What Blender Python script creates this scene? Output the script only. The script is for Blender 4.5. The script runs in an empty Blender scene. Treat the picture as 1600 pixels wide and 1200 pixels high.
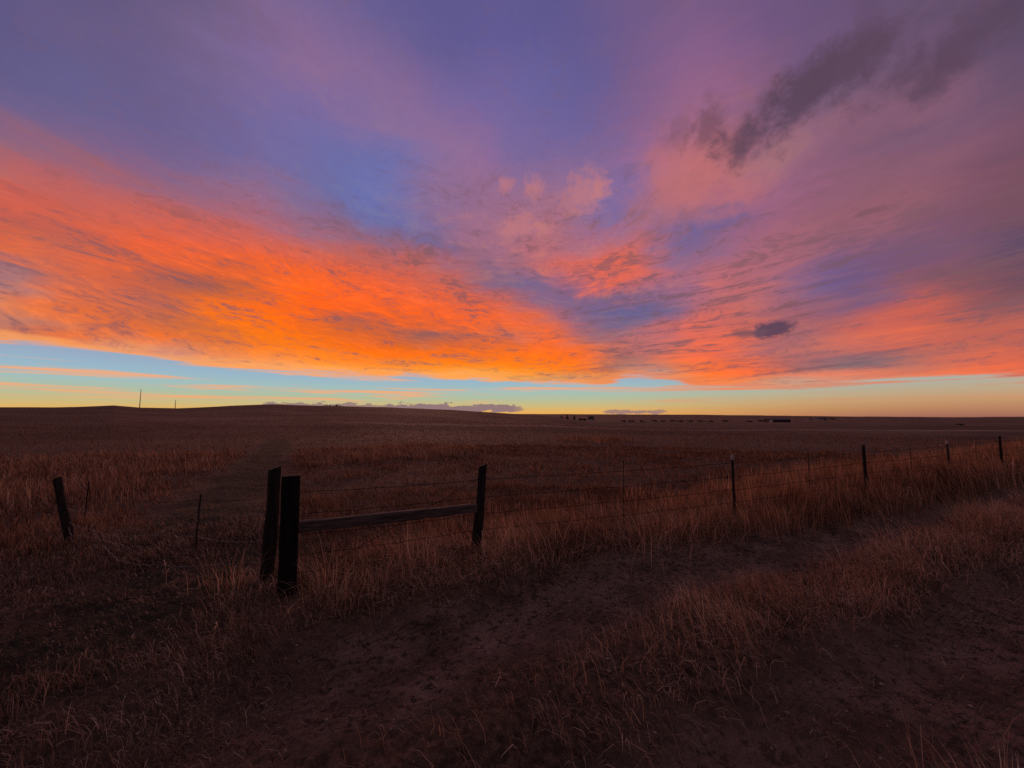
import bpy, bmesh, math, random
import numpy as np
from mathutils import Vector, Matrix

C = bpy.context.scene.collection
SC = bpy.context.scene
rad = math.radians

# ------------------------------------------------------------------ camera
EYE = 1.6
cam_d = bpy.data.cameras.new("camera")
cam = bpy.data.objects.new("camera", cam_d)
C.objects.link(cam)
cam.location = (0, 0, EYE)
PITCH = math.atan(51 / 600)
cam.rotation_euler = (math.pi / 2 + PITCH, 0, 0)
cam_d.sensor_width = 36
cam_d.lens = 13.5
cam_d.clip_start = 0.05
cam_d.clip_end = 30000
SC.camera = cam
SC.view_settings.view_transform = 'Standard'
SC.view_settings.look = 'None'
SC.view_settings.exposure = 0
SC.view_settings.gamma = 1
SC.render.engine = 'CYCLES'
SC.cycles.max_bounces = 5
SC.cycles.transparent_max_bounces = 4
SC.cycles.use_denoising = False


# ------------------------------------------------------------------ node helpers
def lin(c):
    return tuple((v / 12.92 if v <= 0.04045 else ((v + 0.055) / 1.055) ** 2.4) for v in c)


def srgb(r, g, b):
    return lin((r / 255, g / 255, b / 255)) + (1.0,)


class NT:
    """small expression builder over a node tree"""
    def __init__(self, tree):
        self.t = tree

    def n(self, kind, **kw):
        nd = self.t.nodes.new(kind)
        for k, v in kw.items():
            setattr(nd, k, v)
        return nd

    def put(self, sock, v):
        if isinstance(v, bpy.types.NodeSocket):
            self.t.links.new(v, sock)
        elif v is not None:
            sock.default_value = v

    def m(self, op, a, b=None, c=None, clamp=False):
        nd = self.n('ShaderNodeMath', operation=op, use_clamp=clamp)
        self.put(nd.inputs[0], a)
        if b is not None:
            self.put(nd.inputs[1], b)
        if c is not None:
            self.put(nd.inputs[2], c)
        return nd.outputs[0]

    def add(self, a, b): return self.m('ADD', a, b)
    def sub(self, a, b): return self.m('SUBTRACT', a, b)
    def mul(self, a, b): return self.m('MULTIPLY', a, b)
    def div(self, a, b): return self.m('DIVIDE', a, b)

    def xyz(self, x, y, z):
        nd = self.n('ShaderNodeCombineXYZ')
        for s, v in zip(nd.inputs, (x, y, z)):
            self.put(s, v)
        return nd.outputs[0]

    def sep(self, v):
        nd = self.n('ShaderNodeSeparateXYZ')
        self.put(nd.inputs[0], v)
        return nd.outputs

    def noise(self, vec, scale=1.0, detail=4.0, rough=0.5, dist=0.0, color=False):
        nd = self.n('ShaderNodeTexNoise')
        self.put(nd.inputs['Vector'], vec)
        self.put(nd.inputs['Scale'], scale)
        nd.inputs['Detail'].default_value = detail
        nd.inputs['Roughness'].default_value = rough
        nd.inputs['Distortion'].default_value = dist
        return nd.outputs['Color'] if color else nd.outputs['Fac']

    def smooth(self, v, a, b, lo=0.0, hi=1.0):
        nd = self.n('ShaderNodeMapRange', interpolation_type='SMOOTHSTEP')
        self.put(nd.inputs['Value'], v)
        for k, q in zip(('From Min', 'From Max', 'To Min', 'To Max'), (a, b, lo, hi)):
            self.put(nd.inputs[k], q)
        return nd.outputs[0]

    def linear(self, v, a, b, lo=0.0, hi=1.0):
        nd = self.n('ShaderNodeMapRange', interpolation_type='LINEAR', clamp=True)
        self.put(nd.inputs['Value'], v)
        for k, q in zip(('From Min', 'From Max', 'To Min', 'To Max'), (a, b, lo, hi)):
            self.put(nd.inputs[k], q)
        return nd.outputs[0]

    def mix(self, f, a, b, blend='MIX'):
        nd = self.n('ShaderNodeMix', data_type='RGBA', blend_type=blend)
        self.put(nd.inputs[0], f)
        self.put(nd.inputs[6], a)
        self.put(nd.inputs[7], b)
        return nd.outputs[2]

    def attr(self, name):
        nd = self.n('ShaderNodeAttribute', attribute_name=name)
        return nd


# ------------------------------------------------------------------ sky
# colour of the dusk sky by elevation row (degrees) and azimuth column (-58..58 degrees from +Y);
# the fourth number is how strongly the cloud streaks show there
SKY_EL = [0, 0.6, 1.2, 1.8, 2.5, 3.2, 4.0, 4.8, 5.7, 6.7, 7.8, 9, 10.3, 11.7, 13.3, 15, 17, 19.2, 21.6, 24.2, 27, 30, 33.5, 37.5, 42, 47, 54]
SKY_ROWS = [
    [(194, 113, 86, 255), (194, 113, 86, 255), (212, 126, 94, 255), (219, 136, 113, 255), (200, 144, 132, 255), (221, 143, 112, 255), (240, 151, 94, 255), (246, 158, 101, 255), (252, 156, 75, 255), (254, 150, 62, 255), (255, 145, 49, 255), (254, 146, 47, 255), (253, 152, 51, 255), (252, 158, 58, 255), (250, 163, 62, 255), (236, 163, 82, 255), (232, 157, 82, 255), (220, 154, 96, 255), (222, 141, 85, 255), (226, 126, 71, 255), (158, 154, 157, 255), (237, 131, 74, 255), (232, 136, 83, 255), (211, 151, 115, 253), (181, 162, 144, 247), (173, 161, 147, 240), (208, 140, 117, 232), (210, 137, 109, 223), (223, 127, 96, 212), (182, 111, 92, 204), (182, 111, 92, 204)],
    [(194, 113, 86, 255), (194, 113, 86, 255), (213, 126, 93, 255), (219, 136, 114, 255), (201, 144, 131, 255), (221, 143, 112, 255), (240, 151, 94, 255), (246, 158, 101, 255), (252, 156, 74, 255), (254, 150, 62, 255), (255, 145, 49, 255), (254, 146, 47, 255), (253, 152, 51, 255), (252, 158, 58, 255), (250, 163, 62, 255), (236, 163, 82, 255), (232, 157, 82, 255), (220, 154, 96, 255), (222, 141, 85, 255), (226, 126, 71, 255), (157, 154, 157, 255), (237, 132, 74, 255), (232, 136, 83, 255), (211, 151, 115, 253), (181, 162, 144, 247), (172, 161, 147, 240), (208, 140, 117, 232), (210, 137, 109, 223), (223, 127, 96, 212), (182, 111, 92, 204), (182, 111, 92, 204)],
    [(194, 113, 86, 255), (194, 113, 86, 255), (213, 126, 93, 255), (219, 137, 115, 255), (201, 144, 131, 255), (221, 143, 112, 255), (240, 151, 94, 255), (246, 158, 101, 255), (252, 156, 74, 255), (254, 150, 62, 255), (255, 145, 49, 255), (254, 146, 47, 255), (253, 152, 51, 255), (252, 158, 58, 255), (250, 163, 62, 255), (236, 163, 82, 255), (232, 157, 82, 255), (220, 154, 96, 255), (222, 141, 85, 255), (226, 126, 70, 255), (157, 154, 157, 255), (236, 132, 75, 255), (232, 136, 83, 255), (212, 151, 115, 253), (181, 162, 143, 247), (172, 161, 147, 240), (208, 140, 117, 232), (210, 138, 109, 223), (224, 127, 96, 212), (182, 111, 92, 204), (182, 111, 92, 204)],
    [(194, 113, 86, 255), (194, 113, 86, 255), (214, 126, 93, 255), (218, 137, 116, 255), (202, 144, 130, 255), (221, 143, 112, 255), (240, 151, 94, 255), (246, 158, 100, 255), (252, 156, 74, 255), (254, 150, 62, 255), (255, 145, 49, 255), (254, 146, 47, 255), (253, 152, 51, 255), (252, 158, 58, 255), (250, 163, 62, 255), (236, 163, 82, 255), (232, 157, 82, 255), (220, 154, 96, 255), (222, 141, 86, 255), (226, 126, 70, 255), (157, 153, 157, 255), (236, 132, 76, 255), (232, 136, 83, 255), (212, 150, 115, 253), (181, 162, 143, 247), (172, 161, 148, 240), (208, 140, 117, 232), (209, 138, 109, 223), (224, 127, 96, 212), (186, 112, 92, 204), (194, 116, 92, 204)],
    [(194, 113, 86, 255), (194, 113, 86, 255), (214, 126, 92, 255), (217, 137, 117, 255), (202, 144, 130, 255), (221, 143, 112, 255), (240, 151, 95, 255), (246, 158, 100, 255), (252, 156, 74, 255), (254, 150, 62, 255), (255, 145, 49, 255), (254, 146, 47, 255), (253, 152, 51, 255), (252, 158, 58, 255), (250, 163, 62, 255), (236, 163, 82, 255), (232, 157, 82, 255), (220, 154, 96, 255), (221, 141, 86, 255), (226, 126, 70, 255), (156, 153, 157, 255), (235, 132, 76, 255), (232, 136, 83, 255), (212, 150, 115, 253), (182, 162, 143, 247), (171, 161, 148, 240), (208, 140, 117, 232), (209, 138, 109, 223), (224, 127, 95, 213), (217, 118, 89, 204), (224, 118, 87, 204)],
    [(194, 113, 86, 255), (194, 113, 86, 255), (215, 126, 91, 255), (217, 137, 118, 255), (203, 143, 129, 255), (221, 143, 111, 255), (240, 151, 95, 255), (246, 158, 100, 255), (252, 156, 74, 255), (254, 150, 62, 255), (255, 145, 49, 255), (254, 146, 47, 255), (253, 152, 51, 255), (252, 158, 58, 255), (250, 163, 62, 255), (236, 163, 82, 255), (232, 157, 82, 255), (220, 154, 96, 255), (221, 141, 86, 255), (226, 126, 70, 255), (156, 153, 157, 255), (235, 132, 77, 255), (232, 136, 83, 255), (212, 150, 114, 253), (182, 161, 143, 247), (171, 162, 148, 240), (208, 140, 118, 232), (209, 138, 110, 223), (225, 127, 95, 213), (232, 118, 82, 204), (236, 113, 77, 204)],
    [(194, 113, 86, 255), (194, 113, 86, 255), (215, 126, 91, 255), (216, 137, 118, 255), (203, 143, 129, 255), (222, 143, 111, 255), (240, 152, 95, 255), (246, 158, 100, 255), (252, 156, 74, 255), (254, 150, 62, 255), (255, 145, 49, 255), (254, 146, 47, 255), (253, 152, 51, 255), (252, 158, 58, 255), (250, 163, 62, 255), (236, 163, 82, 255), (232, 157, 82, 255), (220, 154, 96, 255), (221, 141, 86, 255), (226, 126, 70, 255), (156, 153, 157, 255), (234, 133, 78, 255), (233, 136, 83, 255), (212, 150, 114, 254), (182, 161, 142, 247), (171, 162, 149, 240), (207, 140, 118, 232), (209, 138, 110, 223), (240, 118, 79, 213), (237, 108, 73, 204), (234, 106, 72, 204)],
    [(194, 113, 86, 255), (194, 113, 86, 255), (216, 126, 90, 255), (215, 138, 119, 255), (204, 143, 128, 255), (222, 143, 110, 255), (240, 152, 96, 255), (246, 158, 99, 255), (252, 156, 74, 255), (254, 150, 62, 255), (255, 145, 49, 255), (254, 146, 47, 255), (253, 152, 51, 255), (252, 158, 58, 255), (250, 163, 62, 255), (236, 163, 82, 255), (232, 157, 82, 255), (220, 154, 96, 255), (221, 141, 86, 255), (227, 126, 70, 255), (156, 153, 157, 255), (233, 133, 78, 255), (245, 128, 65, 255), (237, 128, 77, 254), (213, 137, 108, 247), (225, 133, 109, 240), (224, 124, 99, 232), (189, 113, 99, 223), (233, 112, 77, 213), (227, 104, 74, 204), (217, 102, 77, 204)],
    [(194, 113, 86, 255), (194, 113, 86, 255), (217, 126, 89, 255), (214, 138, 120, 255), (204, 143, 127, 255), (223, 143, 110, 255), (240, 152, 96, 255), (246, 158, 99, 255), (252, 156, 74, 255), (254, 150, 62, 255), (255, 145, 49, 255), (254, 146, 47, 255), (253, 152, 51, 255), (252, 158, 58, 255), (250, 163, 62, 255), (236, 163, 82, 255), (232, 157, 82, 255), (220, 154, 96, 255), (221, 142, 86, 255), (227, 126, 69, 255), (156, 153, 157, 255), (213, 141, 105, 255), (251, 116, 51, 255), (252, 113, 54, 254), (239, 109, 71, 247), (162, 108, 106, 240), (122, 106, 115, 232), (146, 108, 111, 223), (222, 107, 80, 213), (207, 102, 81, 204), (195, 101, 85, 204)],
    [(189, 109, 84, 255), (194, 113, 86, 255), (217, 126, 88, 255), (213, 138, 121, 255), (205, 143, 127, 255), (223, 143, 109, 255), (240, 152, 96, 255), (247, 158, 98, 255), (252, 156, 74, 255), (254, 150, 62, 255), (255, 145, 49, 255), (254, 146, 47, 255), (253, 152, 51, 255), (252, 158, 57, 255), (252, 156, 53, 255), (252, 150, 49, 255), (253, 141, 43, 255), (252, 129, 35, 255), (250, 120, 32, 255), (195, 120, 86, 255), (148, 129, 135, 255), (224, 122, 79, 255), (250, 113, 55, 255), (245, 109, 64, 254), (198, 106, 92, 247), (148, 104, 112, 240), (148, 105, 111, 232), (177, 102, 97, 224), (195, 103, 86, 213), (190, 99, 87, 204), (187, 98, 87, 204)],
    [(157, 125, 130, 255), (175, 115, 103, 255), (237, 112, 53, 255), (228, 126, 84, 255), (204, 134, 111, 255), (236, 130, 73, 255), (246, 135, 64, 255), (250, 142, 68, 255), (255, 139, 45, 255), (255, 130, 40, 255), (255, 129, 35, 255), (255, 129, 31, 255), (255, 130, 28, 255), (255, 131, 27, 255), (255, 131, 26, 255), (255, 129, 26, 255), (255, 125, 26, 255), (255, 121, 26, 255), (248, 117, 36, 255), (181, 113, 98, 255), (168, 116, 114, 255), (228, 114, 76, 255), (247, 110, 67, 255), (225, 107, 83, 254), (169, 104, 110, 247), (188, 107, 102, 240), (189, 106, 100, 233), (211, 104, 84, 224), (190, 99, 89, 214), (190, 98, 86, 204), (193, 98, 86, 204)],
    [(240, 125, 70, 255), (181, 125, 112, 255), (220, 117, 76, 255), (235, 112, 55, 255), (244, 116, 43, 255), (208, 110, 69, 255), (244, 121, 37, 255), (252, 123, 30, 255), (254, 122, 23, 255), (253, 117, 22, 255), (255, 113, 21, 255), (254, 113, 22, 255), (252, 114, 23, 255), (251, 114, 24, 255), (251, 115, 26, 255), (252, 116, 27, 255), (255, 115, 27, 255), (254, 112, 29, 255), (245, 111, 44, 255), (195, 109, 94, 255), (178, 111, 111, 255), (217, 110, 89, 255), (243, 108, 75, 255), (218, 106, 86, 254), (166, 103, 110, 248), (175, 105, 108, 240), (213, 107, 85, 233), (220, 104, 79, 224), (170, 95, 90, 214), (185, 97, 87, 204), (165, 95, 92, 204)],
    [(177, 128, 121, 255), (223, 126, 83, 255), (231, 113, 63, 255), (222, 107, 61, 255), (192, 105, 73, 255), (220, 110, 49, 255), (242, 118, 27, 255), (250, 119, 22, 255), (250, 114, 22, 255), (244, 108, 25, 255), (236, 104, 32, 255), (223, 104, 40, 255), (227, 105, 38, 255), (232, 104, 38, 255), (235, 107, 42, 255), (236, 109, 48, 255), (255, 110, 36, 255), (247, 108, 42, 255), (220, 107, 66, 255), (190, 108, 99, 255), (183, 108, 112, 255), (223, 109, 93, 255), (238, 108, 80, 255), (212, 106, 86, 254), (166, 103, 107, 248), (170, 102, 108, 241), (179, 99, 99, 233), (213, 100, 80, 224), (151, 89, 93, 214), (152, 91, 92, 204), (117, 79, 94, 204)],
    [(135, 113, 130, 247), (163, 127, 130, 255), (237, 111, 57, 255), (205, 106, 81, 255), (192, 101, 74, 255), (250, 117, 23, 255), (254, 114, 20, 255), (252, 110, 23, 255), (228, 105, 39, 255), (218, 101, 45, 255), (212, 98, 51, 255), (162, 96, 85, 255), (159, 97, 91, 255), (193, 100, 74, 255), (227, 104, 57, 255), (198, 111, 95, 255), (252, 107, 41, 255), (227, 106, 67, 255), (149, 104, 116, 255), (147, 106, 125, 255), (177, 106, 116, 255), (200, 106, 106, 255), (223, 107, 90, 255), (206, 104, 92, 254), (163, 97, 104, 248), (166, 98, 108, 241), (141, 92, 113, 233), (210, 97, 79, 224), (144, 87, 94, 214), (108, 76, 94, 204), (106, 76, 92, 198)],
    [(212, 110, 75, 217), (125, 108, 130, 240), (221, 109, 69, 255), (212, 102, 72, 255), (188, 98, 75, 255), (245, 112, 20, 255), (255, 110, 21, 255), (254, 104, 24, 255), (215, 97, 50, 255), (176, 94, 77, 255), (221, 98, 50, 255), (227, 99, 48, 255), (220, 99, 56, 255), (227, 100, 55, 255), (241, 103, 49, 255), (227, 108, 68, 255), (244, 105, 51, 255), (201, 105, 92, 255), (128, 101, 132, 255), (115, 100, 139, 255), (116, 99, 139, 255), (130, 100, 136, 255), (202, 106, 102, 255), (197, 104, 100, 254), (170, 102, 109, 248), (142, 94, 119, 241), (116, 89, 127, 233), (153, 92, 105, 225), (135, 86, 100, 215), (105, 76, 92, 192), (90, 73, 98, 174)],
    [(200, 98, 75, 186), (235, 110, 60, 211), (196, 103, 86, 232), (223, 101, 59, 248), (180, 95, 80, 255), (149, 90, 79, 255), (212, 102, 49, 255), (254, 104, 25, 255), (255, 98, 25, 255), (242, 98, 37, 255), (244, 99, 38, 255), (249, 100, 37, 255), (248, 100, 42, 255), (246, 101, 47, 255), (245, 102, 50, 255), (238, 103, 56, 255), (212, 103, 78, 255), (159, 102, 119, 255), (112, 98, 142, 255), (102, 97, 145, 255), (106, 98, 143, 255), (118, 99, 140, 255), (186, 106, 113, 255), (190, 106, 108, 254), (170, 103, 114, 248), (113, 92, 140, 241), (109, 88, 136, 233), (124, 86, 116, 219), (121, 84, 109, 196), (86, 72, 100, 169), (106, 77, 96, 148)],
    [(208, 95, 77, 148), (191, 95, 80, 177), (198, 96, 79, 200), (228, 98, 58, 219), (223, 99, 61, 234), (217, 97, 54, 247), (206, 98, 58, 255), (254, 104, 32, 255), (255, 101, 31, 255), (251, 100, 38, 255), (249, 99, 42, 255), (242, 100, 49, 255), (236, 100, 56, 255), (227, 100, 67, 255), (214, 101, 81, 255), (187, 102, 101, 255), (144, 101, 127, 255), (117, 99, 142, 255), (132, 99, 132, 255), (149, 99, 122, 255), (158, 101, 120, 255), (138, 103, 140, 255), (198, 108, 111, 255), (188, 106, 112, 254), (171, 103, 117, 248), (124, 94, 136, 234), (125, 90, 125, 215), (120, 87, 119, 194), (122, 84, 110, 169), (112, 78, 95, 142), (117, 79, 93, 118)],
    [(200, 99, 89, 106), (212, 95, 77, 139), (200, 98, 81, 165), (230, 98, 62, 186), (230, 98, 63, 203), (237, 99, 56, 218), (242, 100, 49, 229), (244, 100, 46, 239), (243, 99, 46, 247), (235, 99, 55, 254), (230, 98, 63, 255), (221, 99, 72, 255), (210, 100, 81, 255), (182, 100, 99, 255), (142, 100, 124, 255), (125, 101, 136, 255), (112, 102, 147, 255), (154, 102, 129, 255), (217, 104, 92, 255), (238, 105, 78, 255), (212, 104, 95, 255), (156, 106, 135, 254), (178, 106, 121, 247), (173, 105, 121, 239), (172, 103, 118, 224), (156, 99, 117, 206), (148, 95, 113, 187), (142, 93, 111, 165), (127, 84, 107, 140), (119, 80, 93, 111), (119, 80, 95, 85)],
    [(164, 103, 113, 63), (190, 101, 96, 97), (189, 98, 96, 126), (196, 99, 91, 149), (195, 99, 94, 169), (198, 99, 93, 185), (207, 99, 85, 198), (203, 99, 88, 209), (200, 100, 89, 218), (196, 100, 89, 226), (190, 99, 93, 232), (184, 100, 98, 236), (178, 101, 105, 240), (164, 102, 115, 243), (143, 102, 127, 244), (142, 104, 131, 244), (165, 106, 122, 244), (208, 107, 100, 243), (225, 105, 88, 240), (230, 105, 80, 236), (202, 106, 100, 232), (138, 103, 140, 226), (128, 100, 140, 218), (158, 103, 129, 209), (166, 101, 119, 194), (158, 99, 116, 176), (152, 96, 112, 155), (148, 95, 108, 133), (133, 87, 106, 107), (120, 80, 97, 78), (117, 80, 99, 51)],
    [(119, 97, 135, 63), (152, 102, 119, 63), (157, 99, 117, 82), (153, 99, 121, 109), (150, 103, 129, 131), (162, 103, 124, 149), (170, 102, 120, 164), (155, 103, 127, 176), (149, 104, 130, 186), (145, 104, 132, 195), (138, 104, 135, 201), (128, 103, 140, 207), (113, 102, 149, 211), (151, 104, 129, 213), (155, 106, 131, 215), (160, 107, 132, 216), (189, 109, 114, 215), (174, 108, 124, 213), (169, 107, 128, 211), (189, 108, 115, 207), (180, 107, 120, 201), (113, 99, 148, 195), (108, 96, 147, 186), (136, 98, 138, 176), (156, 99, 126, 160), (150, 96, 121, 141), (144, 94, 117, 121), (141, 94, 111, 97), (125, 84, 109, 70), (116, 81, 102, 51), (111, 82, 104, 51)],
    [(102, 93, 139, 63), (107, 96, 141, 63), (124, 98, 135, 63), (119, 97, 140, 64), (122, 99, 141, 88), (132, 104, 143, 109), (146, 108, 142, 125), (133, 107, 147, 139), (121, 107, 152, 150), (116, 108, 159, 160), (106, 109, 168, 167), (110, 108, 162, 173), (132, 108, 149, 178), (154, 108, 138, 181), (160, 109, 135, 183), (167, 110, 132, 184), (173, 110, 128, 183), (171, 110, 129, 181), (151, 108, 140, 178), (121, 105, 157, 173), (143, 107, 144, 167), (136, 102, 138, 160), (154, 102, 129, 150), (171, 103, 124, 139), (151, 99, 129, 123), (147, 97, 125, 103), (143, 94, 121, 82), (129, 92, 115, 57), (120, 85, 112, 54), (111, 83, 107, 51), (101, 80, 105, 51)],
    [(96, 89, 135, 63), (101, 94, 139, 63), (101, 96, 144, 63), (106, 94, 141, 63), (111, 98, 145, 63), (111, 101, 152, 64), (118, 106, 157, 82), (116, 108, 159, 98), (108, 109, 164, 111), (107, 111, 170, 121), (104, 114, 178, 130), (120, 111, 164, 136), (137, 109, 150, 141), (149, 108, 143, 145), (153, 108, 141, 147), (157, 109, 140, 148), (159, 110, 139, 147), (162, 111, 137, 145), (146, 109, 147, 141), (117, 106, 163, 136), (123, 104, 157, 130), (174, 107, 125, 121), (185, 108, 118, 111), (173, 106, 122, 98), (153, 104, 126, 81), (146, 99, 125, 61), (135, 94, 122, 58), (122, 90, 116, 56), (114, 85, 114, 54), (102, 80, 107, 51), (91, 76, 102, 51)],
    [(92, 84, 130, 63), (96, 88, 133, 63), (103, 92, 134, 63), (103, 92, 136, 63), (110, 97, 143, 63), (114, 101, 152, 63), (115, 105, 159, 63), (112, 107, 163, 63), (109, 109, 167, 63), (109, 110, 168, 74), (111, 111, 170, 83), (128, 110, 160, 91), (143, 110, 150, 97), (149, 108, 147, 101), (146, 107, 148, 103), (138, 107, 150, 104), (138, 106, 149, 103), (137, 106, 148, 101), (132, 105, 151, 97), (135, 104, 151, 91), (157, 105, 142, 83), (171, 107, 131, 74), (173, 108, 126, 63), (161, 105, 127, 63), (141, 98, 126, 62), (130, 95, 123, 60), (121, 92, 119, 59), (114, 87, 116, 57), (106, 82, 112, 54), (92, 75, 102, 52), (85, 72, 98, 51)],
    [(92, 84, 130, 63), (94, 86, 131, 63), (98, 88, 130, 63), (103, 90, 131, 63), (111, 95, 135, 63), (121, 101, 145, 63), (124, 104, 153, 63), (122, 105, 158, 63), (123, 106, 159, 63), (131, 108, 156, 63), (132, 109, 156, 63), (139, 109, 153, 63), (140, 108, 152, 63), (140, 106, 152, 63), (134, 105, 153, 63), (120, 103, 156, 63), (116, 101, 155, 63), (112, 99, 154, 63), (114, 98, 151, 63), (126, 98, 145, 63), (136, 98, 140, 63), (143, 100, 137, 63), (154, 102, 137, 63), (145, 98, 134, 63), (125, 91, 128, 62), (114, 87, 124, 61), (106, 84, 119, 59), (105, 83, 114, 57), (95, 78, 105, 55), (89, 74, 100, 52), (85, 72, 98, 51)],
    [(92, 84, 130, 63), (95, 87, 131, 63), (98, 88, 130, 63), (102, 89, 129, 63), (106, 92, 132, 63), (117, 98, 139, 63), (127, 102, 145, 63), (136, 105, 148, 63), (136, 106, 150, 63), (133, 105, 150, 63), (132, 104, 150, 63), (132, 103, 149, 63), (122, 101, 153, 63), (116, 100, 156, 63), (112, 99, 156, 63), (108, 99, 157, 63), (104, 97, 154, 63), (101, 95, 152, 63), (102, 93, 149, 63), (110, 93, 144, 63), (117, 93, 140, 63), (129, 95, 139, 63), (139, 97, 138, 63), (130, 93, 134, 63), (114, 87, 130, 62), (108, 85, 125, 61), (105, 82, 118, 59), (102, 81, 112, 57), (96, 78, 106, 55), (89, 75, 101, 52), (85, 72, 98, 51)],
    [(92, 84, 130, 63), (95, 87, 132, 63), (99, 88, 129, 63), (102, 90, 130, 63), (107, 93, 133, 63), (116, 97, 139, 63), (118, 100, 143, 63), (114, 99, 146, 63), (109, 97, 147, 63), (106, 95, 147, 63), (104, 94, 146, 63), (101, 92, 146, 63), (97, 90, 145, 63), (96, 90, 146, 63), (97, 90, 147, 63), (97, 91, 148, 63), (97, 90, 146, 63), (97, 89, 144, 63), (101, 89, 142, 63), (106, 90, 140, 63), (111, 90, 137, 63), (113, 90, 135, 63), (114, 90, 133, 63), (114, 89, 131, 63), (111, 87, 130, 62), (108, 85, 126, 61), (105, 82, 119, 59), (102, 81, 113, 57), (97, 79, 107, 55), (91, 75, 101, 53), (85, 72, 98, 51)],
    [(92, 84, 130, 63), (96, 88, 132, 63), (100, 88, 128, 63), (104, 90, 130, 63), (109, 94, 134, 63), (117, 98, 140, 63), (117, 99, 144, 63), (113, 98, 147, 63), (108, 96, 147, 63), (102, 94, 146, 63), (97, 91, 144, 63), (93, 88, 142, 63), (89, 85, 141, 63), (90, 85, 141, 63), (92, 87, 141, 63), (94, 88, 142, 63), (90, 86, 141, 63), (87, 84, 140, 63), (93, 86, 138, 63), (101, 88, 137, 63), (108, 89, 135, 63), (111, 90, 134, 63), (114, 90, 133, 63), (114, 89, 132, 63), (112, 87, 131, 63), (109, 85, 128, 61), (106, 83, 121, 60), (103, 81, 115, 58), (99, 80, 109, 56), (92, 76, 102, 53), (86, 72, 98, 51)],
]


world = bpy.data.worlds.new("World")
SC.world = world
world.use_nodes = True
wt = world.node_tree
wt.nodes.clear()
W = NT(wt)
dirv = W.n('ShaderNodeTexCoord').outputs['Generated']
dx, dy, dz = W.sep(dirv)
az = W.mul(W.m('ARCTAN2', dx, dy), 57.29578)
el = W.mul(W.m('ARCSINE', dz), 57.29578)

# cloud deck: the direction carried onto a high plane, turned so that +v runs along the wind
zc = W.add(W.m('MAXIMUM', dz, 0.0), 0.07)
pu = W.div(dx, zc)
pv = W.div(dy, zc)
WA = rad(11)
su = W.sub(W.mul(pu, math.cos(WA)), W.mul(pv, math.sin(WA)))      # across the wind
sv = W.add(W.mul(pu, math.sin(WA)), W.mul(pv, math.cos(WA)))      # along it
# streak lines hang like shallow garlands: almost level, dipping towards azimuth 8, thinner low down
azo = W.sub(az, 8.0)
sag = W.mul(W.sub(W.m('SQRT', W.add(W.mul(azo, azo), 80.0)), 9.0), 0.12)
sag = W.mul(sag, W.smooth(el, 1.0, 14.0))
lev = W.m('LOGARITHM', W.add(W.m('MAXIMUM', W.sub(el, sag), -1.5), 3.5), 2.718)
bend = W.sub(W.noise(W.xyz(W.mul(az, 0.05), W.mul(lev, 3.0), 3.7), 1.0, 3.0, 0.5), 0.5)
lev = W.add(lev, W.mul(bend, 0.22))
azb = W.add(az, W.mul(W.noise(W.xyz(W.mul(az, 0.06), W.mul(lev, 5.0), 9.1), 1.0, 2.0, 0.5), 10.0))
streak = W.sub(W.noise(W.xyz(W.mul(azb, 0.060), W.mul(lev, 5.5), 0.0), 1.0, 9.0, 0.62, 0.5), 0.5)
fine = W.sub(W.noise(W.xyz(W.mul(azb, 0.22), W.mul(lev, 17.0), 8.0), 1.0, 8.0, 0.65, 0.8), 0.5)
puff = W.sub(W.noise(W.xyz(W.mul(pu, 2.2), W.mul(pv, 2.2), 5.0), 1.0, 8.0, 0.6, 0.4), 0.5)
# streaks seen at their own size near the horizon, where the plane runs to a line
hz = W.sub(W.noise(W.xyz(W.mul(az, 0.045), W.mul(el, 0.55), 2.0), 1.0, 8.0, 0.6, 0.5), 0.5)

# fan of streaks drawn out along the wind, meeting at the horizon ahead
fan = W.sub(W.noise(W.xyz(W.mul(su, 2.0), W.mul(sv, 0.28), 4.4), 1.0, 9.0, 0.66, 0.35), 0.5)
fanw = W.mul(W.smooth(el, 5.0, 11.0), W.smooth(az, -45.0, -15.0))

# push the colour field about by the cloud noise, so its edges are cloud edges
wel = W.m('MINIMUM', W.mul(el, 0.36), 6.0)
azw = W.add(az, W.add(W.mul(W.mul(puff, 0.7), W.m('MINIMUM', el, 22.0)), W.mul(hz, 6.0)))
elw = W.add(el, W.add(W.mul(W.add(W.add(streak, W.mul(fan, W.mul(fanw, 0.7))), W.mul(fine, 0.6)), wel), W.mul(hz, W.m('MINIMUM', W.mul(el, 0.35), 1.4))))
t_az = W.linear(azw, -58.0, 58.0)


def skyrow(row):
    return [lin((r / 255, g / 255, b / 255)) + (a / 255,) for r, g, b, a in row]


def ramp(cols):
    nd = W.n('ShaderNodeValToRGB')
    cr = nd.color_ramp
    cr.interpolation = 'B_SPLINE'
    e = cr.elements
    n = len(cols)
    e[0].position, e[1].position = 0.0, 1.0
    for i in range(1, n - 1):
        e.new(i / (n - 1))
    for i, c in enumerate(cols):
        e[i].position = i / (n - 1)
        e[i].color = c
    W.put(nd.inputs[0], t_az)
    return nd.outputs


col = amp = None
for i, s in enumerate(SKY_ROWS):
    c, a = ramp(skyrow(s))
    if col is None:
        col, amp = c, a
    else:
        f = W.linear(elw, float(SKY_EL[i - 1]), float(SKY_EL[i]))
        col = W.mix(f, col, c)
        amp = W.add(amp, W.mul(f, W.sub(a, amp)))

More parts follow.
